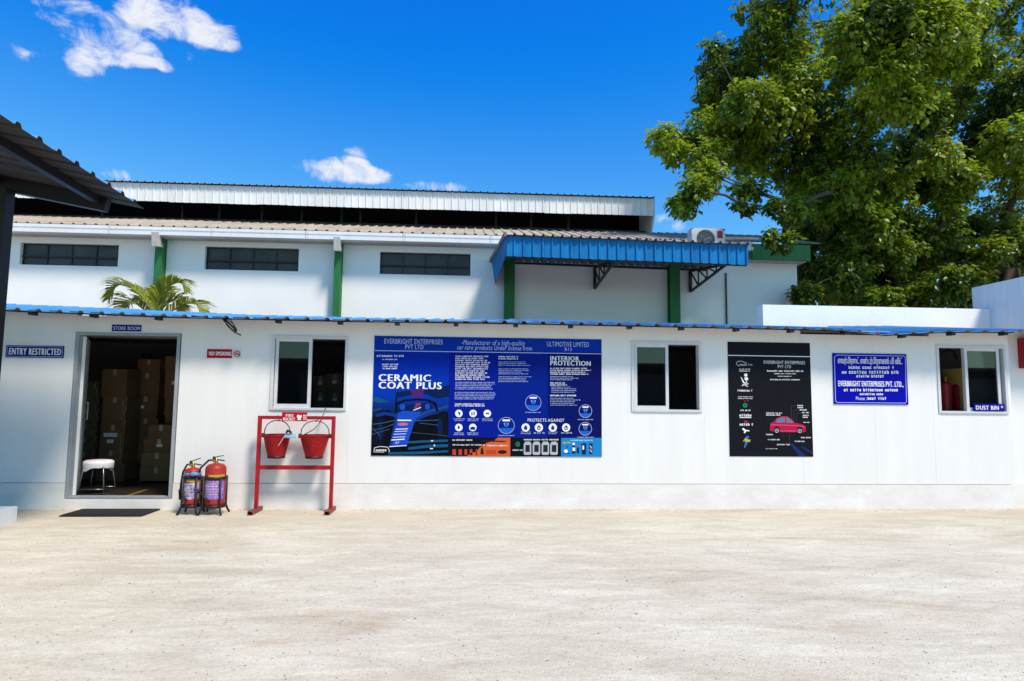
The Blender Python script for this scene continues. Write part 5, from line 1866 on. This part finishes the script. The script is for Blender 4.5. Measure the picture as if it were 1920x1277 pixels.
def red_cyl(px0, px1, pyt, Y, label):
    a, b = at(px0, 740, Y), at(px1, 740, Y)
    r_ = (b.x - a.x) / 2
    cx_ = (a.x + b.x) / 2
    zt_ = at((px0 + px1) / 2, pyt, Y).z
    c = thing('red_cylinder', label, 'cylinder', (cx_, Y, .895), 'red cylinders behind the right window')
    m_ = MB()
    m_.lathe((cx_, Y, 0), [(.001, .896), (r_ * .95, .896), (r_, .92), (r_, zt_ - .04), (r_ * .8, zt_), (r_ * .3, zt_ + .025), (.001, zt_ + .026)], 24)
    m_.build('cylinder', M_ext2, c)
    v = MB()
    v.lathe((cx_, Y, 0), [(.018, zt_ + .02), (.02, zt_ + .07), (.035, zt_ + .075), (.035, zt_ + .09), (.012, zt_ + .10), (.001, zt_ + .13)], 10)
    v.build('valve', M_brass, c)


red_cyl(1765, 1783, 718, .42, 'narrow red cylinder at the left behind the open right window')
red_cyl(1789, 1820, 720, .48, 'wide red cylinder beside the sliding sash of the right window')
hz = MB()
hz.tube([at(1762, 672, .45), at(1768, 660, .45), at(1780, 656, .45), at(1790, 662, .45), at(1793, 672, .47)], .012, 8)
tag(hz.build('black_hose', M_cable), 'black hose loop hanging above the red cylinders behind the right window', 'hose')

# ------------------------------------------------------------------ hanging cable bundle below the roof edge
cb = thing('cable_bundle', 'bunch of black cables dangling from the blue roof edge', 'cable', (at(430, 600, -.2).x, -.2, 2.4))
for i, pp_ in enumerate([[(345, 591), (380, 595), (412, 595), (422, 600), (436, 612), (443, 622)], [(415, 596), (424, 606), (436, 618), (443, 624), (452, 628)], [(418, 595), (430, 602), (438, 608), (444, 618)], [(420, 596), (424, 608), (432, 617), (440, 624), (452, 629)], [(424, 596), (433, 600), (440, 613), (445, 620)]]):
    MB().tube([at(x, y, -.2 - .012 * i) for x, y in pp_], .006 if i else .012, 6).build('cable', M_cable, cb)

# ------------------------------------------------------------------ palm between the buildings
PYY = 4.6
pc = at(287, 590, PYY)
palm = thing('palm', 'small green feather palm poking above the blue roof edge', 'palm', (pc.x, PYY, 0))


def leaf_mat(name, c_dark_, c_light, trans=.35, gloss=.45):
    m = bpy.data.materials.new(name)
    m.use_nodes = True
    n, l = m.node_tree.nodes, m.node_tree.links
    p = n['Principled BSDF']
    p.inputs['Roughness'].default_value = gloss
    p.inputs['Specular IOR Level'].default_value = 0.35
    at_ = N(n, 'ShaderNodeAttribute', attribute_name='tone')
    oi = N(n, 'ShaderNodeObjectInfo')
    mx = N(n, 'ShaderNodeMix', data_type='RGBA')
    mx.inputs['A'].default_value = tuple(c_dark_) + (1,)
    mx.inputs['B'].default_value = tuple(c_light) + (1,)
    l.new(at_.outputs['Fac'], mx.inputs['Factor'])
    l.new(mx.outputs['Result'], p.inputs['Base Color'])
    tr = N(n, 'ShaderNodeBsdfTranslucent')
    hs_ = N(n, 'ShaderNodeHueSaturation')
    hs_.inputs['Value'].default_value = 1.5
    hs_.inputs['Hue'].default_value = .485
    l.new(mx.outputs['Result'], hs_.inputs['Color'])
    l.new(hs_.outputs[0], tr.inputs[0])
    ms = N(n, 'ShaderNodeMixShader')
    ms.inputs[0].default_value = trans
    l.new(p.outputs[0], ms.inputs[1])
    l.new(tr.outputs[0], ms.inputs[2])
    l.new(ms.outputs[0], n['Material Output'].inputs[0])
    return m


def tone_attr(me, vals):
    a = me.attributes.new('tone', 'FLOAT', 'POINT')
    a.data.foreach_set('value', vals)


M_palm = leaf_mat('palm_leaf', (0.07, 0.12, 0.010), (0.38, 0.38, 0.03), .3, .4)
M_palmstem = mat('palm_stem', (0.16, 0.22, 0.04), .5, .25, 8)
FR = [([(287, 592), (268, 560), (240, 536), (212, 534), (196, 560)], .0, 36), ([(290, 592), (300, 560), (318, 535), (342, 528), (356, 545)], -.1, 34),
      ([(285, 594), (262, 575), (243, 562), (228, 568), (222, 588)], .35, 26), ([(292, 596), (312, 572), (330, 562), (342, 570), (344, 590)], .3, 24),
      ([(296, 598), (330, 580), (358, 568), (380, 572), (392, 588)], -.3, 28), ([(284, 596), (275, 570), (268, 548), (262, 540), (254, 545)], .7, 24), ([(288, 594), (296, 570), (304, 552), (310, 545), (322, 550)], .8, 22),
      ([(282, 600), (250, 590), (222, 588), (205, 600)], -.4, 22)]
for fp, dy, nl in FR:
    fp = [(287 + (x - 287) * .92, 602 + (y - 602) * .97) for x, y in fp]
    pts = [at(x, y, PYY + dy * i / (len(fp) - 1)) for i, (x, y) in enumerate(fp)]
    # smooth the rachis
    sm = []
    for i in range(len(pts) - 1):
        p0, p1, p2, p3 = pts[max(i - 1, 0)], pts[i], pts[i + 1], pts[min(i + 2, len(pts) - 1)]
        for q in range(6):
            u = q / 6
            sm.append(.5 * ((2 * p1) + (p2 - p0) * u + (2 * p0 - 5 * p1 + 4 * p2 - p3) * u * u + (3 * p1 - p0 - 3 * p2 + p3) * u ** 3))
    sm.append(pts[-1])
    rach = MB()
    rach.tube(sm, [.018 * (1 - .75 * i / len(sm)) for i in range(len(sm))], 5)
    fo = rach.build('frond', M_palmstem, palm)
    lf = MB()
    tones = []
    rd = random.Random(nl + int(fp[-1][0]))
    nl = int(nl * 1.35)
    for i in range(nl):
        u = .12 + .88 * i / nl
        fi = u * (len(sm) - 1)
        i0 = min(int(fi), len(sm) - 2)
        p = sm[i0].lerp(sm[i0 + 1], fi - i0)
        d = (sm[i0 + 1] - sm[i0]).normalized()
        side0 = d.cross(Vector((0, 0, 1))).normalized()
        upv = side0.cross(d).normalized()
        L = .46 * math.sin(math.pi * min(.98, u * .8 + .18)) + .10
        for s_ in (-1, 1):
            dr = (side0 * s_ * .75 + d * .75 + upv * .25 + Vector((rd.uniform(-.12, .12), rd.uniform(-.12, .12), rd.uniform(-.1, .1)))).normalized()
            mid = p + dr * L * .5
            tip = p + dr * L * .95 + Vector((0, 0, -.24 * L))
            wv = dr.cross(upv).normalized() * .016
            wv = d * .026
            tn = rd.uniform(.15, 1.0)
            lf.add([p - wv * .5, p + wv * .5, mid + wv, mid - wv, tip], [(0, 1, 2, 3), (3, 2, 4)], 0)
            tones += [tn * .7, tn * .7, tn, tn, min(1, tn + .15)]
    lo = lf.build('leaflets', M_palm, fo)
    tone_attr(lo.data, tones)
tk = MB()
tk.tube([(pc.x, PYY, 0), (pc.x + .02, PYY, 1.2), (pc.x, PYY, pc.z + .1)], [.10, .08, .05], 10)
tk.build('trunk', M_bark, palm)

# ------------------------------------------------------------------ big tree on the right
TY = 9.0
FORK = at(1893, 505, TY)
BASE = Vector((at(1890, 545, TY).x + .1, TY, 0))
tree = thing('broadleaf_tree', 'large leafy green tree overhanging the hall at the right', 'tree', tuple(BASE))
BL = [(1243, 258, 26), (1280, 262, 32), (1330, 255, 42), (1262, 285, 20), (1320, 300, 36), (1375, 255, 46),
      (1282, 385, 22), (1300, 352, 26), (1325, 330, 30), (1396, 388, 15), (1402, 355, 26), (1270, 378, 14),
      (1340, 92, 20), (1340, 128, 30), (1330, 172, 24), (1328, 206, 26), (1378, 150, 40), (1405, 190, 44), (1430, 62, 36), (1408, 14, 24), (1455, 12, 42), (1400, 105, 34),
      (1470, 95, 52), (1452, 215, 55), (1420, 285, 48), (1500, 155, 52), (1525, 45, 55), (1545, 225, 58), (1505, 295, 55), (1595, 110, 55), (1600, 25, 52), (1600, 292, 55), (1642, 195, 50),
      (1680, 85, 48), (1690, 10, 42), (1705, 268, 42), (1765, 62, 48), (1740, 150, 38), (1835, 25, 50), (1828, 110, 40), (1895, 65, 48), (1900, 165, 46), (1855, 215, 34), (1765, 225, 30), (1895, 265, 46),
      (1815, 300, 36), (1735, 335, 42), (1660, 352, 46), (1580, 362, 48), (1508, 352, 40), (1490, 395, 24), (1512, 440, 26), (1562, 430, 46), (1630, 430, 44), (1700, 415, 36), (1855, 385, 34), (1910, 345, 32), (1785, 380, 26),
      (1528, 498, 36), (1508, 548, 22), (1582, 505, 42), (1560, 556, 28), (1652, 515, 40), (1640, 565, 30), (1722, 500, 32), (1722, 560, 32), (1790, 530, 34), (1805, 562, 28), (1865, 470, 28), (1442, 442, 13), (1472, 452, 16), (1500, 462, 18),
      (1640, 45, 50), (1720, 40, 44), (1790, 25, 44), (1860, 15, 44), (1925, 90, 50), (1930, 235, 44), (1925, 305, 40), (1800, 335, 36), (1850, 245, 36), (1740, 215, 36), (1868, 160, 44), (1800, 180, 36), (1890, 320, 40), (1850, 300, 34), (1760, 290, 34), (1700, 190, 40), (1880, 410, 40), (1820, 430, 36), (1760, 440, 36), (1900, 440, 34), (1800, 480, 36), (1745, 480, 30), (1840, 505, 30), (1900, 500, 30), (1880, 535, 24),
      (1690, 120, 44), (1780, 110, 40), (1850, 60, 40), (1900, 15, 44), (1770, 10, 44), (1690, 470, 34), (1600, 470, 36), (1555, 385, 34), (1450, 385, 16), (1690, 565, 30), (1610, 558, 30), (1840, 540, 26),
      (1960, 90, 60), (1980, 230, 60), (1985, 370, 55), (1960, 470, 45), (2080, 150, 80), (2080, 320, 80), (2060, 440, 60),
      (1450, -50, 50), (1540, -60, 55), (1640, -60, 55), (1740, -50, 55), (1840, -55, 55), (1940, -40, 60), (2060, -20, 70), (1700, -130, 65), (1850, -140, 70), (1980, -130, 70), (1570, -120, 50)]
nodes = [(FORK, None)]
blobs = []
rd = random.Random(21)
for (x, y, r_) in BL:
    low = y > 400
    inner = 1500 < x < 1900
    Y = TY + rd.uniform(-2.2, 1.6) * (1 if inner else .6) + (-.4 if x < 1450 else 0)
    if x < 1500 and y > 330:
        Y = 6.2 + rd.uniform(-.5, .5)
    if (x + y) % 3 == 0 and 1560 < x < 1800 and y < 260:
        Y = rd.uniform(5.0, 6.2)  # brought forward to shade the right end of the hall wall
    c = at(x, y, Y)
    blobs.append((c, r_ / FPX * (Y - CAM.y) * 1.06, low))
    if y > 330 and 1500 < x:
        Y2 = Y + rd.uniform(1.6, 2.6)
        blobs.append((at(x + rd.uniform(-25, 25), y + rd.uniform(-20, 20), Y2), r_ / FPX * (Y2 - CAM.y) * 1.05, low))
for (x, y, r_) in ((1640, 35, 56), (1700, 12, 60), (1745, 60, 56), (1690, 80, 56), (1600, 70, 46), (1660, 130, 44)):
    blobs.append((at(x, y, 4.7), r_ / FPX * 13.3, False))  # extra leaf clusters added in front to shade the hall wall's right end
order = sorted(range(len(blobs)), key=lambda i: (blobs[i][0] - FORK).length)
par_ = {}
npos = [FORK]
parents = [-1]
for i in order:
    c = blobs[i][0]
    best, bd_ = 0, 1e9
    for j, p in enumerate(npos):
        d = (c - p).length
        back = (p - FORK).length
        cost = d * d + .35 * back * d * .3
        # branches should keep heading outwards
        if j and (c - p).normalized().dot((p - FORK).normalized()) < .1:
            cost *= 2.2
        if cost < bd_:
            best, bd_ = j, cost
    parents.append(best)
    npos.append(c)
    par_[i] = len(npos) - 1
cnt = [1.0] * len(npos)
for j in range(len(npos) - 1, 0, -1):
    cnt[parents[j]] += cnt[j]
br = MB()
rad = lambda n: .019 * n ** .50
for j in range(1, len(npos)):
    a, b = npos[parents[j]], npos[j]
    ra, rb_ = rad(cnt[j]) * 1.1, rad(cnt[j]) * .75
    pts, rs_ = [], []
    side = Vector((rd.uniform(-1, 1), rd.uniform(-1, 1), rd.uniform(-.2, 1.0))) * (b - a).length * .10
    for k in range(6):
        u = k / 5
        pts.append(a.lerp(b, u) + side * math.sin(math.pi * u) + Vector((rd.uniform(-1, 1), rd.uniform(-1, 1), rd.uniform(-1, 1))) * .03)
        rs_.append(ra + (rb_ - ra) * u)
    pts[0], pts[-1] = a, b
    br.tube(pts, rs_, 7)
tr_ = MB()
tr_.tube([BASE, BASE + Vector((.05, 0, 1.2)), BASE.lerp(FORK, .5) + Vector((.12, 0, 0)), FORK], [.42, .34, .29, .25], 14)
tr_.build('trunk', M_bark, tree)

# leaves: sprays of drooping leaves on twigs
L_base, L_dir, L_nrm, L_len, L_wid, L_tone = [], [], [], [], [], []
tw = MB()
for i, (c, r_, low) in enumerate(blobs):
    off = c.x > 16.0 or c.z > 12.5
    n_spray = int((160 if not off else 26) * (r_ / .6) ** 2 * rd.uniform(.85, 1.15)) + 10
    tone_b = rd.uniform(.08, .82) * (.5 if low else 1)  # lower clusters made darker, crown shade put into the leaf tone
    for s_ in range(n_spray):
        while True:
            v = Vector((rd.uniform(-1, 1), rd.uniform(-1, 1), rd.uniform(-1, 1)))
            if .12 < v.length < 1:
                break
        v = v * (.55 + .45 * rd.random()) if rd.random() < .3 else v.normalized() * rd.uniform(.55, 1.28)
        p = c + Vector((v.x * r_, v.y * r_ * 1.15, v.z * r_ * .92))
        if s_ % 3 == 0:
            mid = c.lerp(p, .5) + Vector((0, 0, .05))
            tw.tube([c, mid, p], [.012, .008, .004], 4, cap=False)
        outd = v.normalized()
        nl = rd.randint(6, 11)
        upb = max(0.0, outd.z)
        for q in range(nl):
            an = 2 * math.pi * q / nl + rd.uniform(-.5, .5)
            rdv = Vector((math.cos(an), math.sin(an), rd.uniform(-.9, .15)))
            d = (rdv * .8 + outd * .45 + Vector((0, 0, -.35))).normalized()
            nr = (Vector((rd.uniform(-.6, .6), rd.uniform(-.9, .3), 1.0)) + outd * .5)
            nr = (nr - d * nr.dot(d)).normalized()
            L_base.append(p + d * .015 + Vector((rd.gauss(0, .05), rd.gauss(0, .05), rd.gauss(0, .05))))
            L_dir.append(d)
            L_nrm.append(nr)
            ln = rd.uniform(.088, .195)
            L_len.append(ln)
            L_wid.append(ln * rd.uniform(.26, .34))
            L_tone.append(min(1, max(0, tone_b + .42 * upb + rd.gauss(0, .16) + (.5 if rd.random() < .03 else 0))))  # sprays facing up made lighter, top light put into the leaf colour
br.build('limbs', M_bark, tree)
tw_o = tw.build('twigs', M_bark, tree)
tag(tw_o, kind='stuff')
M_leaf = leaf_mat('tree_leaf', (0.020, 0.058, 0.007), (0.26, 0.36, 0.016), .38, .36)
base = np.array([tuple(v) for v in L_base])
dr = np.array([tuple(v) for v in L_dir])
nr = np.array([tuple(v) for v in L_nrm])
ln = np.array(L_len)[:, None]
wd = np.array(L_wid)[:, None]
tone = np.array(L_tone)
sd = np.cross(dr, nr)
print('leaves', len(ln))
# the 300 leaves that show largest: nearest to the camera inside the frame
camv = np.array(tuple(CAM))
cd = np.linalg.norm(base - camv, axis=1)
face = np.abs(np.einsum('ij,ij->i', nr, (base - camv) / cd[:, None]))
Rm = np.array(ROT)
loc = (base - camv) @ Rm
pxs = 960 + FPX * loc[:, 0] / -loc[:, 2]
pys = 638.5 - FPX * loc[:, 1] / -loc[:, 2]
vis = (pxs > 1210) & (pxs < 1915) & (pys > 5) & (pys < 566)
score = np.where(vis, ln[:, 0] * wd[:, 0] * face / cd ** 2, -1)
# keep only leaves with nothing of the crown just in front of them
cell = {}
for i_ in np.where(vis)[0]:
    k_ = (int(pxs[i_] / 9), int(pys[i_] / 9))
    if k_ not in cell or cd[i_] < cd[cell[k_]]:
        cell[k_] = i_
frontmost = np.zeros(len(ln), bool)
frontmost[list(cell.values())] = True
score = np.where(frontmost, score, -1)
pick = np.argsort(-score)[:300]
rest = np.ones(len(ln), bool)
rest[pick] = False
SH = np.array([(0, 0, 0), (.22, .82, .10), (.55, .95, .14), (1.0, 0, -.10), (.55, -.95, .14), (.22, -.82, .10), (.5, 0, 0)])
SF = [(0, 1, 2, 6), (6, 2, 3), (6, 3, 4), (0, 6, 4, 5)]


def leaf_verts(idx):
    b, d, s_, n_, L, W_ = base[idx], dr[idx], sd[idx], nr[idx], ln[idx], wd[idx]
    out = []
    for (u, v, h) in SH:
        out.append(b + d * L * u + s_ * W_ * v + n_ * L * h * .6)
    return np.stack(out, 1)


idx = np.where(rest)[0]
V = leaf_verts(idx).reshape(-1, 3) - np.array(tuple(BASE))
nq = len(idx)
loops, starts, tot = [], [], 0
quad_idx = np.concatenate([np.array(f) for f in SF])
sizes = [len(f) for f in SF]
loop_all = (np.arange(nq)[:, None] * 7 + quad_idx[None, :]).ravel()
sz = np.tile(np.array(sizes), nq)
st_ = np.concatenate([[0], np.cumsum(sz)[:-1]])
me = bpy.data.meshes.new('foliage')
me.vertices.add(len(V))
me.vertices.foreach_set('co', V.ravel())
me.loops.add(len(loop_all))
me.loops.foreach_set('vertex_index', loop_all.astype(np.int32))
me.polygons.add(len(sz))
me.polygons.foreach_set('loop_start', st_.astype(np.int32))
me.polygons.foreach_set('loop_total', sz.astype(np.int32))
me.update(calc_edges=True)
me.validate()
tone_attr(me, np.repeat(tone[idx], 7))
me.materials.append(M_leaf)
fo = bpy.data.objects.new('foliage', me)
COL.objects.link(fo)
fo.parent = tree
tag(fo, kind='stuff')
lm = []
for tq in range(5):
    q = bpy.data.meshes.new('leaf')
    q.from_pydata([(u, v, h * .6) for (u, v, h) in SH], [], SF)
    tone_attr(q, [(.15, .35, .55, .75, .95)[tq]] * 7)
    q.materials.append(M_leaf)
    lm.append(q)
for i_ in pick:
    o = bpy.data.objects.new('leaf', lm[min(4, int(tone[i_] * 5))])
    COL.objects.link(o)
    o.parent = tree
    mtx = Matrix.Identity(4)
    for r_ in range(3):
        mtx[r_][0] = dr[i_][r_] * ln[i_][0]
        mtx[r_][1] = sd[i_][r_] * wd[i_][0]
        mtx[r_][2] = nr[i_][r_] * ln[i_][0]
        mtx[r_][3] = base[i_][r_] - BASE[r_]
    o.matrix_local = mtx
